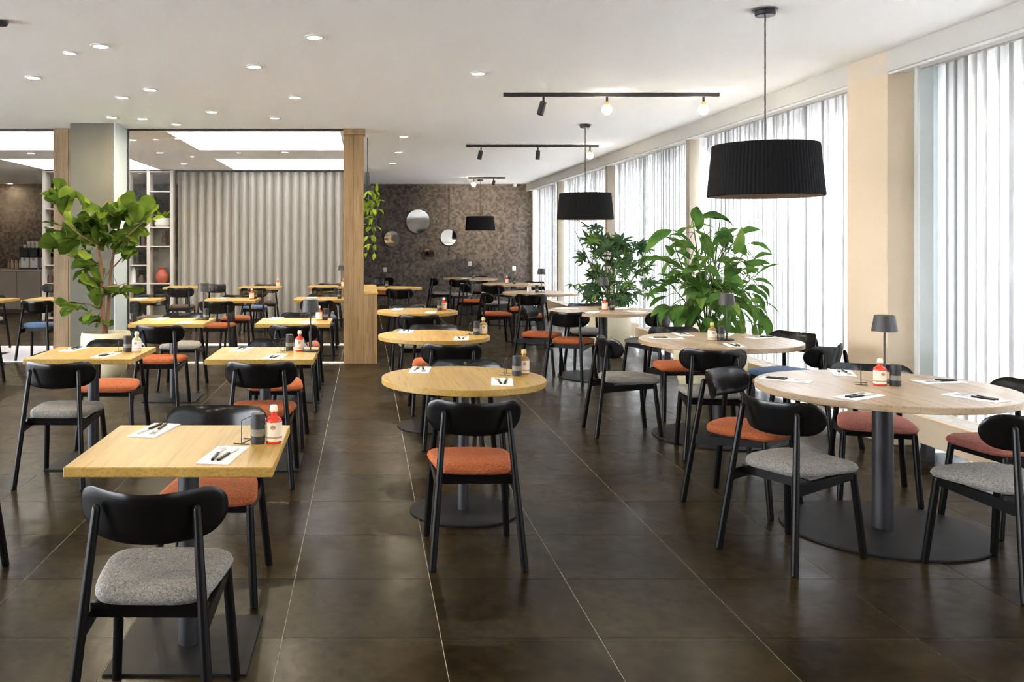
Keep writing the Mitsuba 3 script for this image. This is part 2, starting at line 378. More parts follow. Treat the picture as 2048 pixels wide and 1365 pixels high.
obj('pane', grid_mesh(np.array([[[-2.97, 11.25, .01], [-1.63, 11.25, .01]], [[-2.97, 11.25, H - .02], [-1.63, 11.25, H - .02]]])), 'm_pane', gp)
obj('pane', grid_mesh(np.array([[[-1.62, 11.25, .01], [-.285, 11.25, .01]], [[-1.62, 11.25, H - .02], [-.285, 11.25, H - .02]]])), 'm_pane', gp)
obj('top_rail', box(-2.98, -.28, 11.23, 11.27, H - .022, H + .005), 'm_metal', gp)
obj('bottom_rail', box(-2.98, -.28, 11.235, 11.265, 0, .018), 'm_white', gp)
obj('side_rail', box(-2.985, -2.962, 11.23, 11.27, 0, H), 'm_metal', gp)
gq = group_struct('header', 'thin dark rail across the ceiling at the far left')
obj('rail', box(XL, -3.89, 11.23, 11.27, H - .022, H + .005), 'm_metal', gq)
tag(obj('pale_patch', cbox(-6.3, -3.9, 11.35, 13.1, 0.0, .008, .003), 'm_pale_floor'), 'pale lavender flat patch on the floor at far left', 'pale_patch')  # thin pale lavender slab laid on the dark tiles
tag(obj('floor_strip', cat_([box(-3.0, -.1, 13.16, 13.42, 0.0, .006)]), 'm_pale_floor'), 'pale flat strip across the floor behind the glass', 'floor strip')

# ---------------------------------------------------------------- lights of the room
for i, (x0, x1, y0, y1) in enumerate(PANELS):
    t = thing('light_panel', ['large white glowing ceiling panel at the left edge, nearer', 'white glowing ceiling panel at the left, farther, above the shelf', 'large white glowing ceiling panel just behind the glass partition', 'white glowing ceiling panel above the grey curtain'][i], 'ceiling panel', 'glowing ceiling panels')
    obj('frame', cat_([box(x0 - .02, x1 + .02, y0 - .02, y0, H - .012, H + .01), box(x0 - .02, x1 + .02, y1, y1 + .02, H - .012, H + .01), box(x0 - .02, x0, y0, y1, H - .012, H + .01), box(x1, x1 + .02, y0, y1, H - .012, H + .01)]), 'm_white', t)
    z = H - .006
    obj('diffuser', grid_mesh(np.array([[[x0, y0, z], [x0, y1, z]], [[x1, y0, z], [x1, y1, z]]])), 'm_white', t, extra=emit((1, 1, 1), PANEL_GAIN))
ring = mikit.ply(lathe([(.040, 0), (.040, -.010), (.047, -.012), (.054, -.006), (.055, 0)], 28), None, 35)
lens = mikit.ply(lathe([(0, -.011), (.012, -.0105), (.026, -.006), (.0385, .002)], 24), None, True)
def downlight(x, y, lab, grp, gain=1.0, scale=1.0):
    scale *= 1.3; gain /= 1.69
    t = thing('ceiling_spotlight', lab, 'ceiling light', grp)
    M = T().translate([x, y, H]).scale([scale, scale, 1])
    obj('trim_ring', ring, 'm_white', t, M)
    obj('lamp', lens, 'm_white', t, T().translate([x, y, H - .004]).scale([scale, scale, 1]), extra=emit(WARM, SPOT_GAIN * gain))
L1 = ('recessed ceiling spotlight above or behind the viewpoint, outside the picture', 'recessed spotlights in the main ceiling')
L2 = ('small round recessed spotlight between the glowing ceiling panels', 'recessed spotlights behind the glass')
for px, py, l in [(629, 73, 'largest and brightest recessed ceiling spotlight, nearest the viewpoint'), (957, 146, 'recessed ceiling spotlight alone left of the nearer black track'), (509, 132, 'recessed ceiling spotlight next to the largest one, on its left'),
                  (201, 91, 'big recessed ceiling spotlight beside a much smaller one at upper left'), (67, 154, 'recessed ceiling spotlight nearest the left edge of the main ceiling'), (245, 194, 'larger, lower one of the two recessed spotlights above the painted column'),
                  (301, 179, 'higher one of the two recessed spotlights above the painted column'), (590, 194, 'recessed ceiling spotlight just above another before the big glowing panel'), (550, 236, 'recessed ceiling spotlight right before the middle of the glass partition'),
                  (424, 223, 'small recessed ceiling spotlight above the left end of the big glowing panel'), (224, 234, 'small recessed ceiling spotlight touching the top of the painted column'), (285, 237, 'small recessed ceiling spotlight just right of the painted column top'),
                  (353, 248, 'tiny recessed ceiling spotlight over the left corner of the glowing panel'), (807, 273, 'highest of three recessed ceiling spotlights right of the oak post'), (797, 304, 'middle of three recessed ceiling spotlights right of the oak post'), (785, 326, 'lowest of three recessed ceiling spotlights right of the oak post')]:
    x, y = at(px, py, H); downlight(x, y, l, L1[1])
x, y = at(140, 105, H); downlight(x, y, 'smallest pale recessed ceiling spotlight, left of a big one at upper left', L1[1], gain=.5, scale=.75)
for px, py, l in [(265, 279, 'recessed spotlight behind the glass, touching the painted column'), (320, 305, 'recessed spotlight behind the glass, middle of three by the column'), (368, 327, 'recessed spotlight behind the glass, above the left end of the curtain'), (570, 304, 'recessed spotlight between the two glowing panels before the curtain'), (62, 306, 'recessed spotlight between the two glowing panels at the left edge'), (20, 367, 'recessed spotlight close to the dark wall above the far counter')]:
    x, y = at(px, py, H); downlight(x, y, l, L2[1])
for x, y in [(-2.7, 3.9), (-1.5, 1.3), (.9, 2.2), (-2.9, 1.6), (-.6, .2), (.9, -.4), (-4.6, 4.2), (-4.6, 7.4)]:   # the same grid going on above and behind
    downlight(x, y, *L1)
tag(obj('smoke_detector', lathe([(0, H - .03), (.035, H - .03), (.045, H - .012), (.045, H)], 20), 'm_metal', tw=T().translate([*at(3, 42, H), 0]), smooth=30), 'small grey detector disc on the ceiling at the left edge', 'detector')
tag(obj('security_camera', lathe([(0, -.09), (.04, -.08), (.055, -.04), (.05, 0)], 20), 'm_white', tw=T().translate([3.55, 21.5, H]), smooth=30), 'small white dome camera high in the back corner', 'camera')

cyl_spot = mikit.ply(tube([(0, 0, 0), (0, 0, -.002), (0, 0, -.125), (0, 0, -.13)], [.02, .032, .032, .026], 20), None, 35)
bulb = trimesh.creation.icosphere(3, .048); bulb_ply = mikit.ply(bulb, None, True)
def track(y, x0, x1, spots, lab, note):
    t = thing('track_rail', lab, 'track light')
    obj('rail', cbox(x0, x1, y - .018, y + .018, H - .035, H, .003), 'm_black_matte', t)
    for x, tilt, lit, l in spots:
        s = thing('track_spotlight', l, 'spotlight', 'spotlights on the ceiling tracks')
        obj('stem', tube([(x, y, H - .034), (x, y, H - .10)], .011, 10), 'm_black_matte', s, smooth=35)
        if lit:
            obj('socket', tube([(x, y, H - .085), (x, y, H - .125)], [.02, .026], 14), 'm_goldcap', s, smooth=35)
            obj('bulb', bulb_ply, 'm_white', s, T().translate([x, y, H - .16]), extra=emit((1, .84, .62), BULB_GAIN))
        else:
            obj('head', cyl_spot, 'm_black_matte', s, T().translate([x, y, H - .085]).rotate([0, 1, 0], tilt))
def tx(px, y): return (px - CX) * y / F
track(8.55, tx(1007, 8.55), tx(1438, 8.55), [(tx(1087, 8.55), 16, 0, 'black cylindrical spotlight on the nearer ceiling track'), (tx(1214, 8.55), 0, 1, 'glowing bulb in the middle of the nearer ceiling track'), (tx(1407, 8.55), 0, 1, 'glowing bulb at the window end of the nearer ceiling track')], 'long black ceiling track, the nearer of two', '')
track(13.05, tx(932, 13.05), tx(1197, 13.05), [(tx(962, 13.05), 12, 0, 'black cylindrical spotlight at the inner end of the farther track'), (tx(1076, 13.05), 3, 0, 'black cylindrical spotlight in the middle of the farther track'), (tx(1180, 13.05), 0, 1, 'glowing bulb on the farther track beside a pendant cord')], 'long black ceiling track, second from the front', '')
track(19.4, 2.2, 3.0, [(2.32, 0, 1, 'small glowing bulb on the farthest short track')], 'short black ceiling track close to the dark back wall', '')

# the farthest track's lamp washes the dark wall beside the small pendant
scene['wall_washer'] = {'type': 'spot', 'intensity': rgb(6.0, 5.2, 4.0), 'cutoff_angle': 42.0, 'beam_width': 16.0, 'to_world': T().look_at(origin=[2.75, 19.52, 2.76], target=[2.75, 21.7, 2.10], up=[0, 0, 1])}
sw = thing('track_spotlight', 'tiny black spotlight on the short track, washing the dark wall', 'spotlight', 'spotlights on the ceiling tracks')
obj('stem', tube([(2.75, 19.4, H - .034), (2.75, 19.4, H - .10)], .011, 10), 'm_black_matte', sw, smooth=35)
obj('head', cyl_spot, 'm_black_matte', sw, T().translate([2.75, 19.33, H - .10]).rotate([1, 0, 0], 70))
# pendant lamps
def shade_mesh(rb, rt, z0, z1, n=180, d=.0016):
    th = np.arange(n) / n * 2 * PI
    def ring(r, z, pl=1): 
        rr = r + pl * d * np.where(np.arange(n) % 2 == 0, 1, -1)
        return np.stack([rr * np.cos(th), rr * np.sin(th), np.full(n, z)], -1)
    out = np.stack([ring(rb - .003, z0), ring(rb, z0 + .008), ring(rt + (rb - rt) * .5, (z0 + z1) / 2), ring(rt, z1 - .008), ring(rt - .003, z1)])
    P = np.concatenate([out, out[:, :1]], 1)
    inn = np.stack([ring(rb - .010, z0, 0), ring(rt - .010, z1, 0)]); Q = np.concatenate([inn, inn[:, :1]], 1)[:, ::-1]
    rim0 = np.concatenate([out[:1], inn[:1]]); rim0 = np.concatenate([rim0, rim0[:, :1]], 1)[:, ::-1]
    rim1 = np.concatenate([out[-1:], inn[-1:]]); rim1 = np.concatenate([rim1, rim1[:, :1]], 1)
    return cat_([grid_mesh(P), grid_mesh(rim0), grid_mesh(rim1)]), grid_mesh(Q)
so, si_ = shade_mesh(.332, .303, 1.785, 2.10)
so, si_ = mikit.ply(so, None), mikit.ply(si_, None, True)
scene['m_shade_out'] = {'type': 'twosided', 'b': scene['m_shade_out']}; scene['m_shade_in'] = {'type': 'twosided', 'b': scene['m_shade_in']}
for x, y, lab in [(2.43, 5.48, 'large black pleated drum pendant lamp, nearest the viewpoint'), (2.63, 10.8, 'black pleated drum pendant lamp hanging before the lobed plant'), (2.55, 20.1, 'small dark drum pendant lamp in front of the back wall')]:
    t = thing('pendant_lamp', lab, 'pendant lamp', 'black drum pendants')
    M = T().translate([x, y, 0])
    sh = obj('shade', so, 'm_shade_out', t, M); obj('lining', si_, 'm_shade_in', sh, M)
    obj('cord', tube([(0, 0, 2.02), (0, 0, H - .02)], .0045, 8), 'm_black_matte', t, M)
    obj('canopy', lathe([(0, H - .045), (.055, H - .045), (.06, H - .04), (.06, H - .018), (.075, H - .016), (.075, H - .010), (.04, H - .008), (.04, H)], 24), 'm_metal', t, M, smooth=30)
    obj('spider', cat_([tube([(-.30, 0, 2.09), (.30, 0, 2.09)], .004, 6), tube([(0, -.30, 2.09), (0, .30, 2.09)], .004, 6)]), 'm_black_matte', t, M)
    so_ = obj('socket', tube([(0, 0, 2.09), (0, 0, 1.99)], .022, 12), 'm_black_matte', t, M, smooth=35)
    obj('bulb', bulb_ply, 'm_white', so_, T().translate([x, y, 1.95]))

# ---------------------------------------------------------------- chairs
def leg_tube(p0, p1, r0, r1):
    p0, p1 = np.array(p0, float), np.array(p1, float); d = (p1 - p0) / np.linalg.norm(p1 - p0)
    pts = [p0, p0 + d * .004, p0 + (p1 - p0) * .5, p1 - d * .016, p1 - d * .005, p1]
    return tube(pts, [r0 * .85, r0, (r0 + r1) / 2 + .001, r1, r1 * .8, r1 * .3], 12)
def rail_mesh(a, b, h0, h1, th):
    """upright board from a to b (top edge), depths h0 and h1"""
    a, b = np.array(a, float), np.array(b, float); d = b - a; n = np.array([-d[1], d[0], 0]); n /= np.linalg.norm(n); n *= th / 2
    pts = [a + n, a - n, b + n, b - n]
    pts += [a + n - [0, 0, h0], a - n - [0, 0, h0], b + n - [0, 0, h1], b - n - [0, 0, h1]]
    return trimesh.Trimesh(np.array(pts), process=False).convex_hull
def back_mesh():
    W, HH, r = .228, .079, .072
    a = np.linspace(0, PI / 2, 9)
    xs = np.concatenate([-(W - r) - r * np.cos(a), np.linspace(-(W - r), W - r, 19)[1:-1], (W - r) + r * np.sin(a)])
    rows = []
    nv = 9
    for x in xs:
        e = max(0.0, abs(x) - (W - r)); h = HH - r + math.sqrt(max(r * r - e * e, 0)) if e > 0 else HH
        if e >= r - 1e-9: h = (HH - r) * .3 + .004
        bow = -.017 * (1 - (x / W) ** 2)
        front, backp = [], []
        for k in range(nv):
            v = -1 + 2 * k / (nv - 1); edge = min(1.0, (1 - abs(v)) * 7)
            ex = min(1.0, (W - abs(x)) / .012 + .15)
            t = .0075 * math.sqrt(max(.06, edge)) * math.sqrt(ex)
            y = -.172 + .122 * (x / W) ** 2; z = .694 + bow + v * h
            yy = y - .21 * v * h
            front.append((x, yy + t, z)); backp.append((x, yy - t, z))
        rows.append(front + backp[::-1])
    return rings_mesh(np.array(rows))
def seat_mesh():
    n = 44; th = np.arange(n) / n * 2 * PI
    def outline(s, z):
        c, sn = np.cos(th), np.sin(th); e = 2 / 4.8
        y = np.sign(sn) * np.abs(sn) ** e * .212 * s + .052
        w = .172 + .048 * np.clip((y + .16) / .42, 0, 1)
        x = np.sign(c) * np.abs(c) ** e * w * s
        dip = .010 * np.clip(y / .26, 0, 1) ** 2 + .004 * (x / .2) ** 2
        return np.stack([x, y, z + 0 * x - (dip if z > .44 else 0)], -1)
    R = [outline(.9, .414), outline(.97, .417), outline(1.0, .430), outline(1.0, .444), outline(.975, .457), outline(.92, .4655), outline(.8, .470), outline(.5, .4715), outline(.2, .471)]
    return rings_mesh(np.stack(R))
CH = {'seat': mikit.ply(seat_mesh(), None, True), 'backrest': mikit.ply(back_mesh(), None, 50)}
legs = []
for s in (-1, 1):
    legs.append(mikit.ply(leg_tube((s * .212, -.25, 0), (s * .150, -.152, .718), .0175, .0135), None, 40))
    legs.append(mikit.ply(leg_tube((s * .205, .25, 0), (s * .180, .205, .418), .0165, .0165), None, 40))
railp = []
for s in (-1, 1):
    railp.append(mikit.ply(rail_mesh((s * .178, -.196, .398), (s * .181, .205, .416), .055, .036, .020), None))
railp.append(mikit.ply(rail_mesh((-.178, -.115, .412), (.178, -.115, .412), .044, .044, .020), None))
railp.append(mikit.ply(rail_mesh((-.18, .205, .416), (.18, .205, .416), .036, .036, .020), None))
FAB = {'g': ('m_grey', 'grey'), 'r': ('m_rust', 'orange'), 'p': ('m_rose', 'dusty red'), 'b': ('m_blue', 'blue'), 'w': ('m_brown', 'dark brown')}
def chair(x, y, fx, fy, fab, where):
    m, word = FAB[fab]
    t = thing('dining_chair', f'black chair, {word} seat, {where}', 'chair', 'black wooden dining chairs')
    M = T().translate([x, y, 0]).rotate([0, 0, 1], math.degrees(math.atan2(fy, fx)) - 90)
    obj('seat', CH['seat'], m, t, M); obj('backrest', CH['backrest'], 'm_black_gloss', t, M)
    for l in legs: obj('leg', l, 'm_black', t, M)
    for l in railp: obj('rail', l, 'm_black', t, M)
    return t

# ---------------------------------------------------------------- tables
TZ = .75
def edge_disc(r, z0, z1, b=.003, n=72):
    return lathe([(0, z0), (r - b, z0), (r, z0 + b), (r, z1 - b), (r - b, z1), (0, z1)], n)
def square_table(x, y, where, s=.35):
    t = thing('square_table', where, 'table', 'square oak tables')
    obj('tabletop', cbox(x - s, x + s, y - s, y + s, TZ - .034, TZ, .0025), 'm_oak', t)
    obj('column', tube([(x, y, .008), (x, y, TZ - .034)], .038, 24), 'm_metal', t, smooth=35)
    obj('foot_plate', cbox(x - .25, x + .25, y - .25, y + .25, 0, .010, .002), 'm_plate', t)
    obj('mount_plate', box(x - .12, x + .12, y - .12, y + .12, TZ - .042, TZ - .034), 'm_metal', t)
    return t
def round_table(x, y, r, where, rb, rc, m='m_oak', grp='small round oak tables'):
    t = thing('round_table', where, 'table', grp); M = T().translate([x, y, 0])
    obj('tabletop', edge_disc(r, TZ - .034, TZ), m, t, M, smooth=30)
    obj('column', tube([(x, y, .008), (x, y, TZ - .034)], rc, 24), 'm_metal', t, smooth=35)
    obj('foot_plate', edge_disc(rb, 0, .012, .003), 'm_plate', t, M, smooth=30)
    obj('mount_plate', box(x - .15, x + .15, y - .15, y + .15, TZ - .042, TZ - .034), 'm_metal', t)
    return t

SQ = {  # name: x, y, phrase
    'T1': (-.663, 3.36, 'square oak table, nearest the viewpoint', 'the nearest square table'),
    'T2': (-1.87, 6.17, 'square oak table directly in front of the potted fig', 'the square table before the fig pot'),
    'T3': (-.69, 6.15, 'square oak table with grey lamp, directly behind the nearest one', 'the second square table behind the nearest'),
    'T4': (-1.86, 8.70, 'square oak table with black lamp, right of the fig pot', 'the square table right of the fig pot'),
    'T5': (-.685, 8.70, 'third square oak table counting back from the nearest one', 'the third square table back'),
    'T6': (-.62, 12.25, 'square table close behind the glass, beside the oak post', 'the table behind glass beside the oak post'),
    'T7': (-1.80, 12.1, 'square table behind the glass, left of the middle', 'the table behind glass, left of middle'),
    'T8': (-1.82, 15.5, 'square table by the grey curtain, left of the middle', 'the curtain table left of middle'),
    'T9': (-.65, 15.75, 'square table by the grey curtain beside the oak post', 'the curtain table beside the oak post'),
    'T10': (-3.12, 12.1, 'square table right beside the painted column, before the shelf', 'the table between column and shelf'),
    'TL1': (-4.2, 12.2, 'square table left of the narrow oak board, on the pale patch', 'the table on the pale patch'),
    'TL0': (-5.12, 12.05, 'square table cut off by the left edge', 'the table at the left edge'),
    'T11': (-3.1, 15.6, 'square table directly before the shelf unit', 'the table directly before the shelf'),
    'T0': (-1.88, 3.36, 'square oak table beside the nearest one, outside the left edge', 'the table outside the left edge'),
}
RD = {
    'R1': (.545, 5.04, .457, 'small round oak table, nearest the viewpoint', 'the nearest small round table'),
    'R2': (.555, 7.36, .455, 'second small round oak table counting from the front', 'the second small round table'),
    'R3': (.57, 10.0, .45, 'third small round oak table, beside the half wall', 'the third small round table'),
    'R4': (.5, 15.3, .45, 'small round table in the dark beyond the half wall', 'the round table beyond the half wall'),
    'G1': (2.71, 4.72, .62, 'large round oak table with painted window sheen, nearest the viewpoint at right', 'the nearest large round table'),
    'G2': (2.74, 6.98, .60, 'large round oak table with painted window sheen before the tall leafy plant', 'the second large round table'),
    'G3': (2.66, 10.1, .60, 'large round oak table with painted window sheen before the lobed plant', 'the third large round table'),
    'G4': (2.67, 13.75, .58, 'large round table with painted window sheen, fourth back along the windows', 'the fourth large round table'),
    'G5': (2.75, 16.7, .58, 'large round table with painted window sheen, fifth back along the windows', 'the fifth large round table'),
    'G6': (2.24, 19.3, .58, 'large round table close to the dark back wall', 'the large round table by the back wall'),
}
for k_, (x, y, lab, _) in SQ.items(): square_table(x, y, lab)
for k_, (x, y, r, lab, _) in RD.items():
    big = r > .5
    round_table(x, y, r, lab, .5 if big else .30, .05 if big else .031, 'm_oak_window_sheen' if big else 'm_oak', 'large round oak tables' if big else 'small round oak tables')
def W(k_): return (SQ.get(k_) or RD.get(k_))[-1]
near, farside = 'near side of ', 'far side of '
CHAIRS = [
    (-.655, 2.845, .01, 1, 'g', near + W('T1')), (-.665, 3.95, 0, -1, 'r', farside + W('T1')),
    (-1.925, 5.72, .03, 1, 'g', near + W('T2')), (-1.9, 6.78, 0, -1, 'r', farside + W('T2')),
    (-.662, 5.73, 0, 1, 'r', near + W('T3')), (-.675, 6.85, 0, -1, 'r', farside + W('T3')),
    (-1.87, 8.22, .02, 1, 'r', near + W('T4')), (-1.92, 9.43, 0, -1, 'g', farside + W('T4')),
    (-.66, 8.27, 0, 1, 'r', near + W('T5')), (-.68, 9.47, 0, -1, 'p', farside + W('T5')),
    (-.63, 11.72, 0, 1, 'b', near + W('T6')), (-.62, 12.98, 0, -1, 'b', farside + W('T6')),
    (-1.91, 11.62, .03, 1, 'r', near + W('T7')), (-1.83, 12.78, 0, -1, 'r', farside + W('T7')),
    (-1.86, 14.98, 0, 1, 'b', near + W('T8')), (-1.80, 16.2, 0, -1, 'w', farside + W('T8')),
    (-.69, 15.2, 0, 1, 'w', near + W('T9')), (-.66, 16.4, 0, -1, 'b', farside + W('T9')),
    (-3.12, 11.68, .05, 1, 'p', near + W('T10')), (-3.05, 12.85, 0, -1, 'w', farside + W('T10')),
    (-4.24, 11.69, .03, 1, 'b', near + W('TL1')), (-4.15, 12.9, 0, -1, 'r', farside + W('TL1')),
    (-5.3, 12.62, 0, -1, 'g', farside + W('TL0')),
    (-3.1, 15.1, 0, 1, 'w', near + W('T11')), (-2.75, 16.2, -.3, -1, 'w', farside + W('T11')),
    (-5.65, 16.3, .1, -1, 'b', 'far off at the left before the counter'),
    (-1.885, 3.93, 0, -1, 'r', 'cut by the left edge of the picture'),
    (-4.12, 9.47, 0, -1, 'g', 'cut by the left edge below the pale patch'),
    (.515, 4.36, 0, 1, 'r', near + W('R1')), (.63, 5.58, .0, -1, 'g', farside + W('R1')),
    (.635, 6.74, .02, 1, 'r', near + W('R2')), (.61, 8.05, 0, -1, 'r', farside + W('R2')),
    (.55, 9.40, 0, 1, 'g', near + W('R3')), (.51, 10.75, 0, -1, 'g', farside + W('R3')),
    (.55, 14.72, .1, 1, 'w', near + W('R4')), (.36, 19.2, -.3, -1, 'r', 'far back beyond the half wall'),
    (1.56, 19.2, 1, .05, 'g', 'in side view before the dark back wall'),
    (2.05, 4.345, .889, .458, 'g', 'in front at left of ' + W('G1')), (2.165, 5.19, .69, -.72, 'r', 'far left of ' + W('G1')),
    (3.03, 5.385, -.356, -.934, 'p', farside + W('G1')), (3.43, 4.77, -.99, -.1, 'p', 'window side of ' + W('G1')), (2.88, 4.03, -.25, .97, 'g', near + W('G1')),
    (2.46, 6.41, .2, .98, 'g', near + W('G2')), (2.70, 7.83, .05, -1, 'r', farside + W('G2')),
    (3.295, 6.63, -.58, .81, 'g', 'beside the beige column, at ' + W('G2')), (3.47, 7.42, -.9, -.45, 'b', 'window side of ' + W('G2')),
    (2.02, 7.12, 1, 0, 'g', 'aisle side of ' + W('G2')),
    (2.23, 9.81, .525, .85, 'r', near + W('G3')), (2.0, 10.5, .9, -.45, 'r', 'aisle side of ' + W('G3')), (2.68, 10.93, 0, -1, 'g', farside + W('G3')), (3.12, 9.78, -.62, .78, 'g', 'window side of ' + W('G3')),
    (2.42, 13.2, .2, 1, 'r', near + W('G4')), (1.92, 13.55, 1, .08, 'r', 'aisle side of ' + W('G4')), (2.52, 14.55, .1, -1, 'r', farside + W('G4')), (3.4, 14.0, -1, -.1, 'g', 'window side of ' + W('G4')),
    (2.28, 16.05, .5, .85, 'g', near + W('G5')), (1.93, 16.6, 1, .1, 'r', 'aisle side of ' + W('G5')), (3.2, 17.3, -.6, -.75, 'g', farside + W('G5')),
    (1.95, 18.6, .3, .95, 'g', near + W('G6')), (2.5, 20.1, -.2, -1, 'w', farside + W('G6')), (2.95, 19.2, -1, 0, 'g', 'window side of ' + W('G6')),
]
for c in CHAIRS: chair(*c)

# ---------------------------------------------------------------- things on the tables
bottle_body = mikit.ply(lathe([(0, 0), (.028, 0), (.031, .004), (.031, .082), (.029, .090), (.020, .097), (.0125, .102), (.0125, .120), (0, .120)], 28), None, 40)
bottle_label = mikit.ply(lathe([(.0310, .010), (.0316, .010), (.0316, .080), (.0310, .080), (.0310, .010)], 28), None, 40)
bottle_cap = mikit.ply(lathe([(0, .119), (.0150, .119), (.0155, .122), (.0135, .139), (.012, .141), (0, .141)], 24), None, 40)
band = mikit.ply(lathe([(.0316, -.003), (.0319, -.003), (.0319, .003), (.0316, .003), (.0316, -.003)], 28), None, 40)
def badge_mesh(r, h):     # a little emblem wrapped on the label's front (towards -y)
    a = np.linspace(-.33, .33, 9); P = []
    for v in np.linspace(-1, 1, 7):
        ww = math.sqrt(max(0, 1 - v * v)) + 1e-3
        P.append([(r * math.sin(t * ww), -r * math.cos(t * ww), v * h) for t in a])
    return grid_mesh(np.array(P))
badge = mikit.ply(badge_mesh(.0319, .009), None, True)
mill_body = mikit.ply(lathe([(0, 0), (.024, 0), (.0265, .003), (.0265, .06), (.0255, .062), (.0255, .066), (.0265, .068), (.0265, .108), (.024, .112), (0, .112)], 28), None, 40)
mill_band = mikit.ply(lathe([(.0265, .030), (.0269, .030), (.0269, .056), (.0265, .056), (.0265, .030)], 28), None, 40)
wire = mikit.ply(cat_([tube([(-.045, 0, .002), (-.045, 0, .085), (-.043, 0, .089), (.043, 0, .089), (.045, 0, .085), (.045, 0, .002), (-.045, 0, .002)], .0018, 6), tube([(-.045, -.03, .002), (-.045, .03, .002)], .0018, 6), tube([(.045, -.03, .002), (.045, .03, .002)], .0018, 6)]), None, 40)
BOT = {'red': ('m_red', 'm_cream_label', 'm_cap', 'red sauce bottle with cream label'), 'olive': ('m_olive_bottle', 'm_paper', 'm_cap', 'pale green oil bottle'), 'amber': ('m_amber', 'm_cream_label', 'm_goldcap', 'amber bottle with gold cap')}
mat('m_millband', (0.17, 0.15, 0.11), 0.6)
def bottle(x, y, kind, where, detail=True):
    b, l, c, words = BOT[kind]
    t = thing('sauce_bottle', f'{words} on {where}', 'bottle', 'bottles on the tables'); M = T().translate([x, y, TZ])
    obj('body', bottle_body, b, t, M); lb = obj('paper_label', bottle_label, l, t, M); obj('cap', bottle_cap, c, t, M)
    if detail:
        obj('emblem', badge, 'm_label_ink', lb, T().translate([x, y, TZ + .062])); obj('stripe', band, 'm_label_ink', lb, T().translate([x, y, TZ + .024]))
def mill(x, y, where):
    t = thing('pepper_mill', f'short black pepper mill on {where}', 'pepper mill', 'pepper mills on the tables'); M = T().translate([x, y, TZ])
    obj('body', mill_body, 'm_black_matte', t, M); obj('band', mill_band, 'm_millband', t, M)
def menu_stand(x, y, ang, where):
    tag(obj('menu_stand', wire, 'm_metal', tw=T().translate([x, y, TZ]).rotate([0, 0, 1], ang)), f'thin dark wire menu stand on {where}', 'menu stand', 'wire stands on the tables')
lamp_shade = mikit.ply(cat_([lathe([(.058, .275), (.064, .275), (.050, .360), (.046, .362), (0, .362)], 32), lathe([(.0, .356), (.046, .356), (.058, .275)], 32)]), None, 35)
lamp_base = mikit.ply(lathe([(0, 0), (.052, 0), (.054, .003), (.054, .010), (.050, .013), (.006, .014), (0, .014)], 32), None, 35)
lamp_pole = mikit.ply(tube([(0, 0, .012), (0, 0, .36)], .0055, 12), None, 35)
scene['m_lamp'] = {'type': 'twosided', 'b': scene['m_lamp']}
def table_lamp(x, y, where):
    t = thing('table_lamp', f'small dark table lamp on {where}', 'table lamp', 'cordless lamps on the tables'); M = T().translate([x, y, TZ])
    obj('base', lamp_base, 'm_lamp', t, M); obj('pole', lamp_pole, 'm_lamp', t, M); obj('shade', lamp_shade, 'm_lamp', t, M)

# napkins with cutlery: napkin 0.115 x 0.26, fork and knife side by side
def cutlery(kind):
    z = .004
    if kind == 'knife':
        blade = trimesh.creation.extrude_polygon(__import__('shapely').Polygon([(-.004, .0), (.006, 0), (.008, .04), (.008, .085), (.004, .1), (-.004, .104)]), .0016)
        handle = cbox(-.006, .006, -.10, .004, -.002, .006, .0018)
    else:
        import shapely
        tines = [shapely.box(-.0115 + .0066 * i, .055, -.0085 + .0066 * i, .096) for i in range(4)]
        poly = shapely.union_all(tines + [shapely.Polygon([(-.0045, 0), (.0045, 0), (.0045, .03), (.0113, .05), (.0113, .06), (-.0115, .06), (-.0115, .05), (-.0045, .03)])])
        blade = trimesh.creation.extrude_polygon(poly, .0018)
        handle = cbox(-.0055, .0055, -.10, .004, -.002, .006, .0018)
    return mikit.ply(blade, None), mikit.ply(handle, None)
KN, FK = cutlery('knife'), cutlery('fork')
napkin_ply = mikit.ply(cat_([cbox(-.058, .058, -.13, .13, 0, .003, .001), cbox(-.056, .057, -.128, .128, .003, .0045, .0005)]), None)
def place_setting(x, y, ang, where, full=True, rolled=False):
    """napkin with fork and knife; ang turns its long side from +y"""
    M = T().translate([x, y, TZ]).rotate([0, 0, 1], ang)
    tag(obj('napkin', napkin_ply, 'm_paper', tw=M), f'white paper napkin at {where}', 'napkin', 'napkins on the tables')
    if not full: return
    for nm, (bl, hd), dx, tilt in (('fork', FK, -.018, 6), ('knife', KN, .020, -4)):
        t = thing(nm, f'{nm} on the napkin at {where}', nm, 'forks on the napkins' if nm == 'fork' else 'knives on the napkins')
        N = M @ T().translate([dx, .0, .0065]).rotate([0, 0, 1], tilt)
        obj('blade' if nm == 'knife' else 'head', bl, 'm_steel', t, N); obj('handle', hd, 'm_black', t, N)

def wt(k_): return W(k_)
x1, y1 = -.347, 3.385
bottle(x1, y1, 'red', wt('T1')); mill(-.405, 3.375, wt('T1')); menu_stand(-.452, 3.40, 74, wt('T1'))
place_setting(-.505, 3.18, -8, 'near side of ' + wt('T1')); place_setting(-.845, 3.60, 170, farside + wt('T1'))
bottle(-1.585, 6.22, 'olive', wt('T2')); mill(-1.648, 6.22, wt('T2')); menu_stand(-1.70, 6.25, 80, wt('T2'))
place_setting(-1.74, 6.02, -6, near + wt('T2')); place_setting(-2.06, 6.36, 172, farside + wt('T2'))
bottle(-.462, 6.27, 'red', wt('T3')); mill(-.535, 6.30, wt('T3')); menu_stand(-.575, 6.22, 80, wt('T3')); table_lamp(-.385, 6.24, wt('T3'))
place_setting(-.60, 5.93, -8, near + wt('T3')); place_setting(-.88, 6.36, 172, farside + wt('T3'))
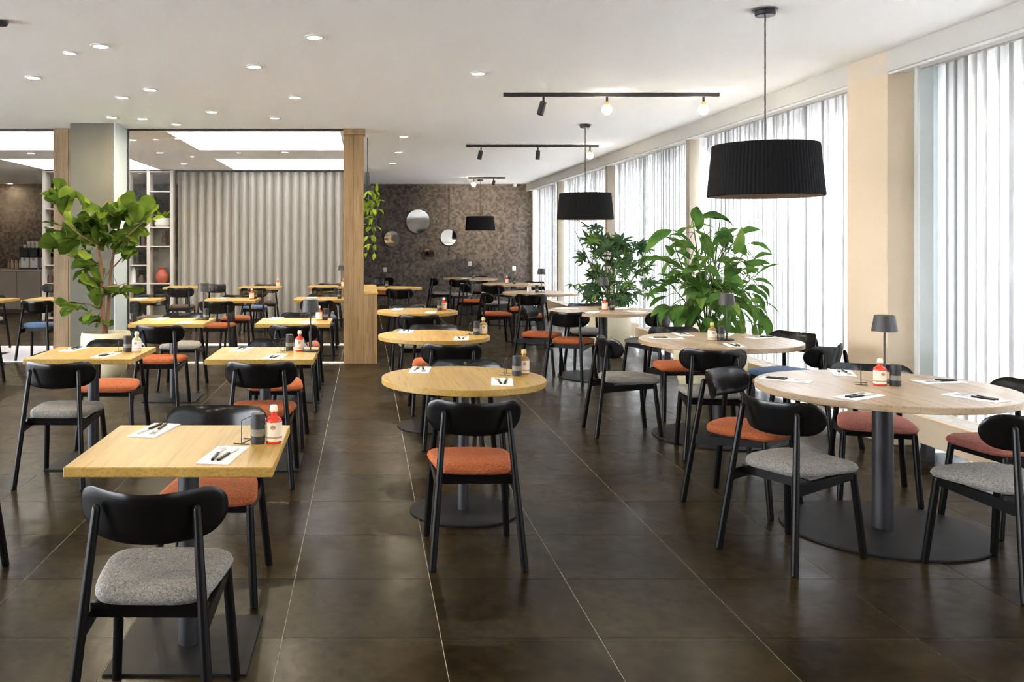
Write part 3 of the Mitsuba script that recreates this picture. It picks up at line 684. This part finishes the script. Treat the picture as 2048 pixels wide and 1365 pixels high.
mill(-1.56, 8.78, wt('T4')); menu_stand(-1.66, 8.85, 80, wt('T4')); table_lamp(-1.60, 8.86, wt('T4'))
place_setting(-1.70, 8.48, -8, near + wt('T4'), False); place_setting(-2.04, 8.9, 172, farside + wt('T4'), False)
bottle(-.458, 8.78, 'red', wt('T5'), False); mill(-.40, 8.8, wt('T5'))
place_setting(-.55, 8.5, -8, near + wt('T5'), False); place_setting(-.9, 8.93, 172, farside + wt('T5'), False)
mill(-.36, 12.2, wt('T6')); place_setting(-.75, 12.4, 172, farside + wt('T6'), False)
bottle(-1.535, 12.1, 'red', wt('T7'), False); mill(-1.50, 12.18, wt('T7')); place_setting(-1.95, 12.3, 172, farside + wt('T7'), False)
bottle(-1.52, 15.5, 'red', wt('T8'), False)
table_lamp(-.43, 15.8, wt('T9')); bottle(-.40, 15.6, 'amber', wt('T9'), False)
place_setting(-4.1, 12.3, 172, wt('TL1'), False); place_setting(-3.05, 12.2, 172, wt('T10'), False)
# small round tables
bottle(.905, 5.16, 'amber', wt('R1')); mill(.855, 5.10, wt('R1')); menu_stand(.80, 5.15, 75, wt('R1'))
place_setting(.735, 4.86, -8, near + wt('R1')); place_setting(.32, 5.32, 172, farside + wt('R1'))
bottle(.965, 7.40, 'amber', wt('R2')); mill(.905, 7.36, wt('R2')); menu_stand(.86, 7.42, 75, wt('R2'))
place_setting(.75, 7.08, -8, near + wt('R2')); place_setting(.34, 7.64, 172, farside + wt('R2'))
bottle(.875, 10.1, 'red', wt('R3')); mill(.82, 10.05, wt('R3'))
place_setting(.70, 9.75, -8, near + wt('R3'), False); place_setting(.36, 10.2, 172, farside + wt('R3'), False)
mill(.35, 15.3, wt('R4'))
# large round tables
bottle(2.715, 4.755, 'red', wt('G1')); mill(2.785, 4.735, wt('G1')); menu_stand(2.64, 4.80, 62, wt('G1')); table_lamp(2.80, 4.86, wt('G1'))
place_setting(2.30, 4.93, -128, 'the far left of ' + wt('G1')); place_setting(2.75, 5.19, 158, 'the far side of ' + wt('G1')); place_setting(2.41, 4.40, -58, 'the front left of ' + wt('G1'))
place_setting(3.10, 4.87, 96, 'the window side of ' + wt('G1')); place_setting(2.95, 4.36, 22, 'the near right of ' + wt('G1'))
bottle(2.66, 6.92, 'amber', wt('G2')); mill(2.72, 6.90, wt('G2')); table_lamp(2.79, 6.96, wt('G2'))
place_setting(2.37, 7.10, -95, 'the aisle side of ' + wt('G2')); place_setting(2.6, 7.38, 176, farside + wt('G2')); place_setting(2.70, 6.60, -10, near + wt('G2'))
place_setting(3.15, 7.15, 110, 'the window side of ' + wt('G2')); place_setting(2.95, 7.40, 150, 'the far right of ' + wt('G2'))
bottle(2.68, 10.1, 'red', wt('G3'), False); mill(2.76, 10.1, wt('G3')); table_lamp(2.69, 10.2, wt('G3'))
place_setting(2.45, 9.75, -25, near + wt('G3'), False); place_setting(2.3, 10.3, -110, 'the aisle side of ' + wt('G3'), False); place_setting(2.95, 10.35, 140, 'the far right of ' + wt('G3'), False); place_setting(2.95, 9.85, 40, 'the near right of ' + wt('G3'), False)
table_lamp(2.68, 13.75, wt('G4')); mill(2.60, 13.7, wt('G4')); bottle(2.5, 13.8, 'olive', wt('G4'), False)
mill(2.75, 16.7, wt('G5')); bottle(2.62, 16.75, 'red', wt('G5'), False)
mill(2.3, 19.3, wt('G6')); place_setting(2.1, 19.2, 0, wt('G6'), False)

# ---------------------------------------------------------------- grey curtain, shelf unit, counter
def curtain(x0, x1, y, z0, z1, pitch, amp):
    n = int((x1 - x0) / pitch * 10); x = np.linspace(x0, x1, n)
    zs = np.concatenate([np.linspace(z0, z1 - .12, 8), [z1 - .06, z1]])
    P = []
    for z in zs:
        k = (z1 - z) / (z1 - z0); a = amp * (1.0 if z < z1 - .08 else .8)
        ph = 2 * PI * x / pitch + .35 * np.sin(x * 2.1) + .3 * k * np.sin(x * 3.7 + 1)
        w = np.sin(ph) + .22 * np.sin(2 * ph + .6)
        P.append(np.stack([x + .2 * a * np.cos(ph), y + a * w, np.full_like(x, z)], -1))
    return grid_mesh(np.array(P))
t = thing('curtain', 'floor length grey beige curtain in regular folds behind the glass', 'curtain')
obj('cloth', curtain(-3.68, -.36, 17.6, .02, H - .04, .167, .072), 'm_curtain', t, smooth=True)
obj('rail', box(-3.72, -.36, 17.57, 17.63, H - .04, H), 'm_metal', t)

SY = 17.6
t = thing('shelf_unit', 'tall open shelving unit with pale frame beside the curtain', 'shelf unit')
posts = [-6.25, -5.83, -5.40, -4.98, -4.62, -4.22, -3.77]
zs_all = [.03, .41, .74, 1.13, 1.45, 1.80, 2.17, 2.50, 2.90]
def zpx(py): return EYE - (py - CY) * SY / F
for x in posts: obj('upright', cbox(x - .03, x + .03, SY - .16, SY + .16, 0, 2.92, .003), 'm_shelf', t)
for i in range(len(posts) - 1):
    levels = [zpx(598), zpx(566), zpx(492), zpx(454), 2.90, .05] + ([zpx(530), zpx(418)] if i % 2 == 0 else [zpx(383)])
    for z in levels: obj('shelf', box(posts[i] + .03, posts[i + 1] - .03, SY - .155, SY + .155, z - .022, z), 'm_shelf', t)
for z0, z1 in ((zpx(490), zpx(456)), (zpx(565), zpx(494)), (.06, zpx(600))): obj('back_panel', box(-4.19, -3.80, SY + .12, SY + .14, z0, z1), 'm_shelf_back', t)
def lathe_thing(name, prof, m, x, y, z, lab, cat, n=24):
    return tag(obj(name, lathe(prof, n), m, tw=T().translate([x, y, z]), smooth=40), lab, cat)
vase = [(0, 0), (.07, 0), (.115, .05), (.13, .12), (.11, .19), (.065, .235), (.055, .265), (.085, .30), (.075, .305), (.045, .27), (0, .26)]
lathe_thing('vase', vase, 'm_terracotta', tx(325, SY), SY - .02, zpx(566), 'round terracotta red vase on the right end of the shelf unit', 'vase')
lathe_thing('vase', [(0, 0), (.05, 0), (.055, .02), (.055, .22), (.03, .26), (.028, .30), (0, .30)], 'm_vase_white', tx(263, SY) + .04, SY, zpx(566), 'slim white vase on the shelf beside the painted column', 'vase')
lathe_thing('figurine', [(0, 0), (.06, 0), (.065, .02), (.04, .05), (.055, .12), (.065, .16), (.03, .20), (.045, .24), (.03, .285), (0, .29)], 'm_figure', tx(329, SY), SY, zpx(492), 'dark brown rounded figurine above the terracotta vase', 'figurine')
lathe_thing('bowl', [(0, 0), (.05, 0), (.10, .06), (.12, .13), (.112, .132), (.09, .07), (0, .02)], 'm_blueglaze', tx(281, SY), SY, zpx(418), 'blue glazed bowl high on the shelf unit', 'bowl')
for i, (dx, r) in enumerate(((0, .07), (.15, .05))):
    lathe_thing('jar', [(0, 0), (r, 0), (r, .16), (r * .7, .2), (r * .7, .24), (0, .24)], 'm_vase_white' if i == 0 else 'm_figure', tx(272, SY) + dx, SY, zpx(492), ['squat white jar on the shelf behind the fig leaves', 'small dark jar on the shelf beside the white jar'][i], 'jar')
for i, (px, py, l) in enumerate([(283, 530, 'dark glass jar on the shelf left of the terracotta vase'), (100, 530, 'dark jar on the shelf left of the oak board')]):
    lathe_thing('jar', [(0, 0), (.05, 0), (.055, .1), (.03, .16), (0, .16)], 'm_figure', tx(px, SY), SY, zpx(566), l, 'jar')
sp = thing('potted_plant', 'small bright green plant in a white pot on the shelf', 'plant')
obj('pot', lathe([(0, 0), (.11, 0), (.15, .04), (.16, .17), (.15, .172), (.14, .15), (0, .14)], 28), 'm_vase_white', sp, T().translate([tx(325, SY), SY, zpx(454)]), smooth=40)

# far counter with coffee machines
CYF = 19.3
t = thing('counter', 'long beige sideboard counter by the dark wall at far left', 'counter')
obj('body', box(-8.6, -5.9, CYF + .02, CYF + .7, .08, .90), 'm_counter', t)
obj('plinth', box(-8.6, -5.9, CYF + .06, CYF + .7, 0, .08), 'm_figure', t)
obj('worktop', cbox(-8.62, -5.88, CYF - .01, CYF + .72, .90, .94, .004), 'm_worktop', t)
for i, (a, b) in enumerate(((-8.55, -7.5), (-7.46, -6.98), (-6.96, -6.48), (-6.46, -5.95))):
    d = obj('door', cbox(a, b, CYF - .002, CYF + .02, .10, .89, .003), 'm_counter', t)
    obj('knob', trimesh.creation.icosphere(1, .022), 'm_worktop', d, T().translate([(a + b) / 2, CYF - .02, .78]))
def machine(px, lab, m):
    x = tx(px, CYF); t = thing('coffee_machine', lab, 'coffee machine', 'coffee machines on the counter')
    obj('body', cbox(x - .085, x + .085, CYF + .12, CYF + .5, .94, 1.20, .012), m, t)
    obj('head', cbox(x - .095, x + .095, CYF + .06, CYF + .5, 1.20, 1.40, .012), 'm_black_matte', t)
    obj('tray', cbox(x - .08, x + .08, CYF + .02, CYF + .12, .94, .97, .004), 'm_black_matte', t)
    obj('spout', tube([(x, CYF + .09, 1.21), (x, CYF + .09, 1.13)], .02, 10), 'm_steel', t, smooth=35)
    return x
machine(45, 'white coffee machine with cups on top, left of the counter pair', 'm_vase_white'); machine(63, 'white coffee machine beside the first, nearer the shelf', 'm_vase_white'); machine(85, 'pale coffee machine half hidden by the fig leaves', 'm_worktop')
cupp = mikit.ply(lathe([(0, 0), (.028, 0), (.038, .05), (.040, .07), (.036, .07), (.025, .01), (0, .008)], 16), None, 40)
for i in range(5):
    for j in range(2 if i in (1, 2, 3) else 1):
        tag(obj('cup', cupp, 'm_vase_white', tw=T().translate([tx(41, CYF) + .085 * i, CYF + .25, 1.40 + .07 * j])), 'white cup among those on top of the coffee machines', 'cup', 'cups on the coffee machines')
for i in range(6):
    lathe_thing('glass_jar', [(0, 0), (.03, 0), (.03, .12), (.015, .16), (.015, .2), (0, .2)], 'm_steel' if i % 2 else 'm_amber', tx(10 + 4.2 * i, CYF), CYF + .2 + .05 * (i % 2), .94, 'one of the small jars in a row left of the coffee machines', 'jar', 12)
    kk = [k_ for k_ in labels if k_.startswith('glass_jar')][-1]; labels[kk]['group'] = 'jars on the far counter'

# ---------------------------------------------------------------- back wall: mirrors, sockets
for i, (px, py, r, l) in enumerate([(836, 443, .295, 'large round mirror, highest of four on the dark wall'), (784, 478, .20, 'round mirror left of the largest one on the dark wall'), (897, 475, .205, 'round mirror nearest the small far pendant on the dark wall'), (856, 508, .15, 'smallest round mirror, lowest on the dark wall')]):
    x, z = (px - CX) * YB / F, EYE - (py - CY) * YB / F
    t = thing('wall_mirror', l, 'mirror', 'round mirrors on the dark wall')
    R = T().translate([x, YB - .03, z]).rotate([1, 0, 0], 90 + (0, 2, -3, 3)[i])
    obj('glass', trimesh.creation.cylinder(radius=r - .008, height=.012, sections=48), 'm_mirror', t, R)
    obj('rim', lathe([(r - .012, -.012), (r, -.012), (r, .012), (r - .012, .012), (r - .012, -.012)], 48), 'm_metal', t, R, smooth=30)
for px, py, l in [(770, 540, 'small white wall socket at left on the dark wall'), (940, 528, 'small dark wall fitting in the middle of the dark wall'), (1028, 537, 'small white wall fitting right on the dark wall')]:
    x, z = (px - CX) * YB / F, EYE - (py - CY) * YB / F
    tag(obj('wall_socket', cbox(x - .045, x + .045, YB - .02, YB, z - .06, z + .06, .006), 'm_white'), l, 'socket')

# ---------------------------------------------------------------- plants
def leaf(L, Wd, prof, fold=.25, bend=.6, wave=0.0, ns=10, nt=4, seed=0):
    """a leaf from the origin along +y, face to +z, drooping by bend radians; returns mesh and uv"""
    s = np.linspace(0, 1, ns + 1); ang = .25 - bend * s
    y = np.concatenate([[0], np.cumsum(np.cos(ang[:-1]) / ns)]) * L; z = np.concatenate([[0], np.cumsum(np.sin(ang[:-1]) / ns)]) * L
    w = np.array([prof(v) for v in s]) * Wd / 2
    t = np.linspace(-1, 1, 2 * nt + 1)
    P = np.zeros((ns + 1, len(t), 3)); UV = np.zeros((ns + 1, len(t), 2))
    for i in range(ns + 1):
        wob = wave * np.sin(s[i] * 16 + seed + np.sign(t) * 1.3) * np.abs(t) ** 2
        P[i, :, 0] = t * w[i]; P[i, :, 1] = y[i] - .10 * L * 0 + np.abs(t) * w[i] * .15; P[i, :, 2] = z[i] + np.abs(t) * w[i] * fold + wob * L
        UV[i, :, 0] = t; UV[i, :, 1] = s[i]
    return grid_mesh(P), UV.reshape(-1, 2)
def leafply(*a, **k):
    m, uv = leaf(*a, **k); return mikit.ply(m, None, True, uv=uv)
fig_prof = lambda s: max(.02, (math.sin(PI * min(1, s ** 1.15)) ** .55) * (.55 + .55 * s) * (1 - .12 * math.exp(-((s - .42) / .12) ** 2))) if 0 < s < 1 else .02
lance = lambda s: max(.015, math.sin(PI * s ** .72) ** .9) if 0 < s < 1 else .015
FIG = [leafply(1.0, .66, fig_prof, .18, b, .02, 10, 3, sd) for b, sd in ((.35, 0), (.7, 2), (1.1, 4))]
LONG = [leafply(1.0, .37, lance, .22, b, .012, 10, 3, sd) for b, sd in ((.7, 0), (1.2, 2), (1.7, 4))]
def lobed(seed, nlobe=7, bend=.6):
    ms, uvs = [], []
    for i in range(nlobe):
        a = math.radians(-115 + 230 * i / (nlobe - 1)); ln = .95 - .38 * abs(i - (nlobe - 1) / 2) / ((nlobe - 1) / 2)
        m, uv = leaf(ln, .27 * ln, lance, .15, bend + .15 * ((i * 7 + seed) % 3), 0, 6, 2, seed)
        m.apply_transform(trimesh.transformations.rotation_matrix(-a, [0, 0, 1])); ms.append(m); uvs.append(uv)
    n = 0
    return mikit.ply(cat_(ms), None, True, uv=np.vstack(uvs))
LOB = [lobed(0, 7, .5), lobed(1, 7, .9), lobed(2, 6, 1.2)]
def orient(p, d, up, size, roll=0.0):
    d = np.array(d, float); d /= np.linalg.norm(d); up = np.array(up, float)
    x = np.cross(d, up); x /= np.linalg.norm(x) + 1e-9; z = np.cross(x, d)
    c, s = math.cos(roll), math.sin(roll); x, z = c * x + s * z, c * z - s * x
    M = np.eye(4); M[:3, 0], M[:3, 1], M[:3, 2], M[:3, 3] = x * size, d * size, z * size, p
    return T(M.tolist()) if False else T(mi.ScalarMatrix4f(M.tolist()))
def pot_mesh(r, h):
    return lathe([(0, 0), (.30 * r, 0), (.55 * r, .02), (.80 * r, .10 * h / .5), (.96 * r, .24 * h / .5), (r, .36 * h / .5), (.985 * r, .46 * h / .5), (.95 * r, h), (.91 * r, h), (.90 * r, h - .05), (.90 * r, h - .09)], 48)
def planter(x, y, r, h, lab):
    t = thing('planter', lab, 'planter', 'large rounded planters'); M = T().translate([x, y, 0])
    obj('body', pot_mesh(r, h), 'm_cream', t, M, smooth=40)
    obj('soil', lathe([(0, h - .05), (.905 * r, h - .06)], 32), 'm_soil', t, M)
scene['m_soil'] = {'type': 'twosided', 'b': scene['m_soil']}; scene['m_cream'] = {'type': 'twosided', 'b': scene['m_cream']}
def arc(p, q, lift, n=8):
    p, q = np.array(p, float), np.array(q, float); s = np.linspace(0, 1, n)[:, None]
    return p * (1 - s) + q * s + np.array([0, 0, lift]) * np.sin(PI * s)

# 1. fiddle leaf fig before the painted column
FXc, FYc, PH = -2.86, 9.9, .525
planter(FXc, FYc, .27, PH, 'round cream planter holding the fig tree, before the painted column')
t = thing('fig_tree', 'fiddle leaf fig tree with large rounded leaves in cream planter', 'plant')
def fw(px, py, dy=0.0):
    y = FYc + dy; return np.array([(px - CX) * y / F, y, EYE - (py - CY) * y / F])
trunkA = [fw(206, 672), fw(205, 620), fw(203, 570, -.03), fw(201, 530, -.05), fw(193, 490, -.06), fw(186, 455, -.05), fw(170, 430, -.08)]
trunkB = [fw(212, 672, .06), fw(218, 600, .08), fw(222, 540, .1), fw(229, 495, .12), fw(236, 460, .08), fw(246, 425, .05)]
obj('trunk', tube(trunkA, [.032, .030, .028, .024, .016, .012, .008], 12), 'm_bark', t, smooth=40)
obj('trunk', tube(trunkB, [.022, .020, .018, .014, .011, .008], 12), 'm_bark', t, smooth=40)
branches = [([fw(193, 490, -.06), fw(160, 470, -.2), fw(125, 440, -.22), fw(112, 410, -.2)]), ([fw(201, 530, -.05), fw(170, 515, .1), fw(130, 500, .15)]), ([fw(229, 495, .12), fw(258, 470, -.1), fw(285, 445, -.15)]), ([fw(186, 455, -.05), fw(200, 420, .15), fw(222, 395, .2)]), ([fw(205, 620), fw(185, 612, -.1), fw(168, 606, -.15)]), ([fw(222, 540, .1), fw(245, 515, .2), fw(262, 500, .2)]), ([fw(203, 575, -.03), fw(235, 572, -.15), fw(255, 566, -.2)])]
for b in branches: obj('branch', tube(b, np.linspace(.010, .005, len(b)), 8), 'm_bark', t, smooth=40)
skel = np.concatenate([np.array(trunkA[2:]), np.array(trunkB[2:])] + [np.array(b) for b in branches])
clusters = [  # px, py, spread px x, y, how many, leaf size m
    (128, 398, 34, 22, 14, .25), (110, 395, 26, 12, 4, .22), (150, 470, 40, 30, 14, .24), (115, 482, 24, 20, 6, .25), (190, 440, 34, 26, 16, .22), (230, 430, 28, 26, 14, .22),
    (272, 430, 28, 26, 11, .24), (215, 480, 40, 22, 12, .21), (262, 470, 26, 22, 8, .21), (165, 520, 30, 16, 9, .21), (185, 560, 22, 22, 9, .21), (258, 505, 22, 22, 7, .17),
    (150, 612, 26, 14, 6, .18), (192, 590, 18, 20, 7, .19), (184, 640, 18, 16, 6, .18), (248, 580, 24, 10, 4, .19), (222, 580, 14, 12, 4, .16), (205, 645, 14, 10, 3, .15)]
rg = random.Random(11); pets = []
clusters = [(a, b, c, d, round(n * 1.35), z * 1.14) for a, b, c, d, n, z in clusters]
for cx, cy, sx, sy, n, size in clusters:
    for i in range(n):
        base = fw(cx + rg.gauss(0, .45) * sx, cy + rg.gauss(0, .45) * sy, rg.gauss(0, .17))
        j = np.argmin(np.linalg.norm(skel - base, axis=1)); s0 = skel[j]
        out = base - s0; out[2] += .02; out = out / (np.linalg.norm(out) + 1e-6)
        ax = base - np.array([FXc, FYc, base[2]]); ax /= np.linalg.norm(ax) + 1e-6
        d = .7 * out + .5 * ax + np.array([rg.gauss(0, .3), rg.gauss(0, .3), .35 + rg.gauss(0, .35)])
        d = d / np.linalg.norm(d); sz = size * rg.uniform(.8, 1.2)
        p0 = base - d * sz * .5
        up = np.array([rg.gauss(0, .5), -.55 + rg.gauss(0, .4), .9])
        obj('leaf', FIG[rg.randrange(3)], 'm_leaf_fig_light' if rg.random() < .16 else 'm_leaf_fig', t, orient(p0, d, up, sz, rg.gauss(0, .3)))
        pets.append(tube(arc(s0, p0, .0, 4), .0028, 5))
k = obj('petiole', cat_(pets), 'm_stem', t); labels[k] = {'label': 'thin leaf stalks', 'kind': 'stuff'}

# 2. and 3. plants by the window
def bush(t, cx, cy, z0, stems, leaves, plys, m, size, rg, droop, n_max=300):
    """stems: end points; leaves: (ellipsoid centre, radii, count)"""
    ends = []
    for e in stems:
        c = arc((cx + rg.uniform(-.06, .06), cy + rg.uniform(-.06, .06), z0 - .06), e, .06, 9); obj('stem', tube(c, np.linspace(.011, .004, 9), 7), 'm_stem', t, smooth=40); ends.append(c)
    pts = np.concatenate([c[3:] for c in ends]); pets = []
    for ctr, rad, n in leaves:
        for i in range(n):
            v = np.array([rg.gauss(0, 1) for _ in range(3)]); v = v / np.linalg.norm(v) * rg.uniform(.35, 1) ** .6
            b = np.array(ctr) + v * np.array(rad)
            s0 = pts[np.argmin(np.linalg.norm(pts - b, axis=1))]
            out = b - np.array([cx, cy, z0 + .35]); out /= np.linalg.norm(out) + 1e-6
            d = out * .9 + np.array([rg.gauss(0, .35), rg.gauss(0, .35), rg.gauss(0, .25) - droop * .2]); d /= np.linalg.norm(d)
            sz = size * rg.uniform(.7, 1.2); p0 = b - d * sz * .4
            up = np.array([rg.gauss(0, .35) - .1, rg.gauss(0, .35) - .35, 1.0])
            obj('leaf', plys[rg.randrange(3)], 'm_leaf_long_light' if rg.random() < .13 else m, t, orient(p0, d, up, sz, rg.gauss(0, .35))); pets.append(tube(arc(s0, p0, .02, 5), .003, 5))
    k = obj('petiole', cat_(pets), 'm_stem', t); labels[k] = {'label': 'thin leaf stalks', 'kind': 'stuff'}
rg = random.Random(23)
planter(3.22, 11.9, .275, .56, 'round cream planter of the lobed plant, behind the third large table')
t = thing('lobed_plant', 'bushy plant with dark lobed leaves before the blinds, behind third large table', 'plant')
def pw(px, py, y): return np.array([(px - CX) * y / F, y, EYE - (py - CY) * y / F])
bush(t, 3.22, 11.9, .5, [pw(1150, 462, 11.7), pw(1172, 470, 11.8), pw(1205, 480, 11.9), pw(1240, 480, 11.8), pw(1270, 500, 11.9), pw(1295, 520, 11.8), pw(1140, 570, 11.7), pw(1290, 580, 11.8), pw(1220, 540, 11.6), pw(1180, 510, 11.7)],
     [((2.97, 11.8, 1.55), (.24, .3, .24), 18), ((3.22, 11.8, 1.28), (.46, .45, .34), 50), ((3.5, 11.85, 1.38), (.32, .3, .26), 24), ((3.58, 11.8, 1.02), (.3, .35, .25), 18), ((2.88, 11.7, 1.0), (.28, .3, .25), 14), ((3.2, 11.7, .85), (.42, .35, .22), 28)], LOB, 'm_leaf_dark', .19, rg, 1.0)
rg = random.Random(31)
planter(3.27, 8.55, .34, .66, 'big round cream planter behind the second large round table')
t = thing('leafy_plant', 'tall plant with long drooping green leaves, behind second large table', 'plant')
bush(t, 3.27, 8.55, .6, [pw(1340, 470, 8.4), pw(1385, 440, 8.5), pw(1440, 440, 8.6), pw(1450, 480, 8.5), pw(1490, 500, 8.6), pw(1330, 520, 8.3), pw(1500, 560, 8.6), pw(1350, 580, 8.3), pw(1410, 500, 8.4), pw(1470, 610, 8.5), pw(1425, 545, 8.2)],
     [((3.22, 8.5, 1.62), (.30, .25, .18), 12), ((2.90, 8.45, 1.33), (.30, .3, .22), 15), ((3.28, 8.45, 1.26), (.46, .45, .32), 48), ((3.62, 8.5, 1.22), (.24, .3, .3), 17), ((2.95, 8.4, .98), (.26, .3, .24), 18), ((3.3, 8.3, .90), (.44, .4, .26), 62), ((3.65, 8.5, .85), (.18, .3, .2), 9)], LONG, 'm_leaf_long', .245, rg, 1.2)
for (px, py, d, sz) in [(1500, 487, (.5, -.1, -.15), .26), (1508, 560, (.5, -.1, -.1), .22), (1515, 615, (.12, 0, -.6), .34), (1530, 630, (.2, 0, -.5), .16), (1478, 470, (.5, 0, .2), .26), (1345, 460, (-.6, 0, -.35), .36), (1400, 437, (.8, 0, .1), .34), (1420, 436, (.8, 0, -.1), .28)]:
    p = pw(px, py, 8.5); obj('leaf', LONG[1], 'm_leaf_long', t, orient(p, d, (0.1, -.5, .85), sz)); obj('stem', tube(arc(p, (3.27, 8.55, 1.15), .12, 8), .0035, 6), 'm_stem', t, smooth=40)

# hanging plant behind the oak post
t = thing('hanging_plant', 'bright green trailing plant hanging behind the oak post', 'plant')
obj('holder', cat_([tube([(.02, 12.2, 2.30), (.02, 12.2, H)], .006, 8), tube([(.02, 12.2, 2.28), (.02, 12.2, 2.46)], [.035, .03], 12)]), 'm_black_matte', t)
obj('pot', lathe([(0, 2.12), (.07, 2.12), (.09, 2.28), (.08, 2.28), (0, 2.25)], 20), 'm_black_matte', t, T().translate([.02, 12.2, 0]), smooth=40)
rg = random.Random(5); vs = []
for i in range(8):
    a = i / 8 * 2 * PI; x0, y0 = .02 + .08 * math.cos(a), 12.2 + .08 * math.sin(a); zend = rg.uniform(1.05, 1.75)
    pts = [(x0, y0, 2.27)] + [(x0 + .03 * math.cos(a) + rg.uniform(-.03, .03), y0 + .03 * math.sin(a) + rg.uniform(-.03, .03), z) for z in np.arange(2.2, zend, -.12)]
    obj('vine', tube(pts, .003, 5), 'm_stem', t)
    for (x, y, z) in pts[1:]:
        for q in range(3 if z > 1.85 else 1):
            d = (rg.gauss(.3, .7), rg.gauss(0, .7), rg.gauss(-.3, .5)); obj('leaf', LONG[rg.randrange(3)], 'm_leaf_lime', t, orient((x, y, z), d, (rg.gauss(0, .4), -.5, 1), rg.uniform(.09, .14)))
# leaves of the small shelf plant
rg = random.Random(9)
for i in range(26):
    a = rg.uniform(0, 2 * PI); d = (math.cos(a), math.sin(a), rg.uniform(.2, 1.6))
    obj('leaf', LONG[rg.randrange(3)], 'm_leaf_lime', sp, orient((tx(325, SY) + .05 * math.cos(a), SY + .05 * math.sin(a), zpx(454) + .15), d, (0, -.3, 1), rg.uniform(.13, .24)))
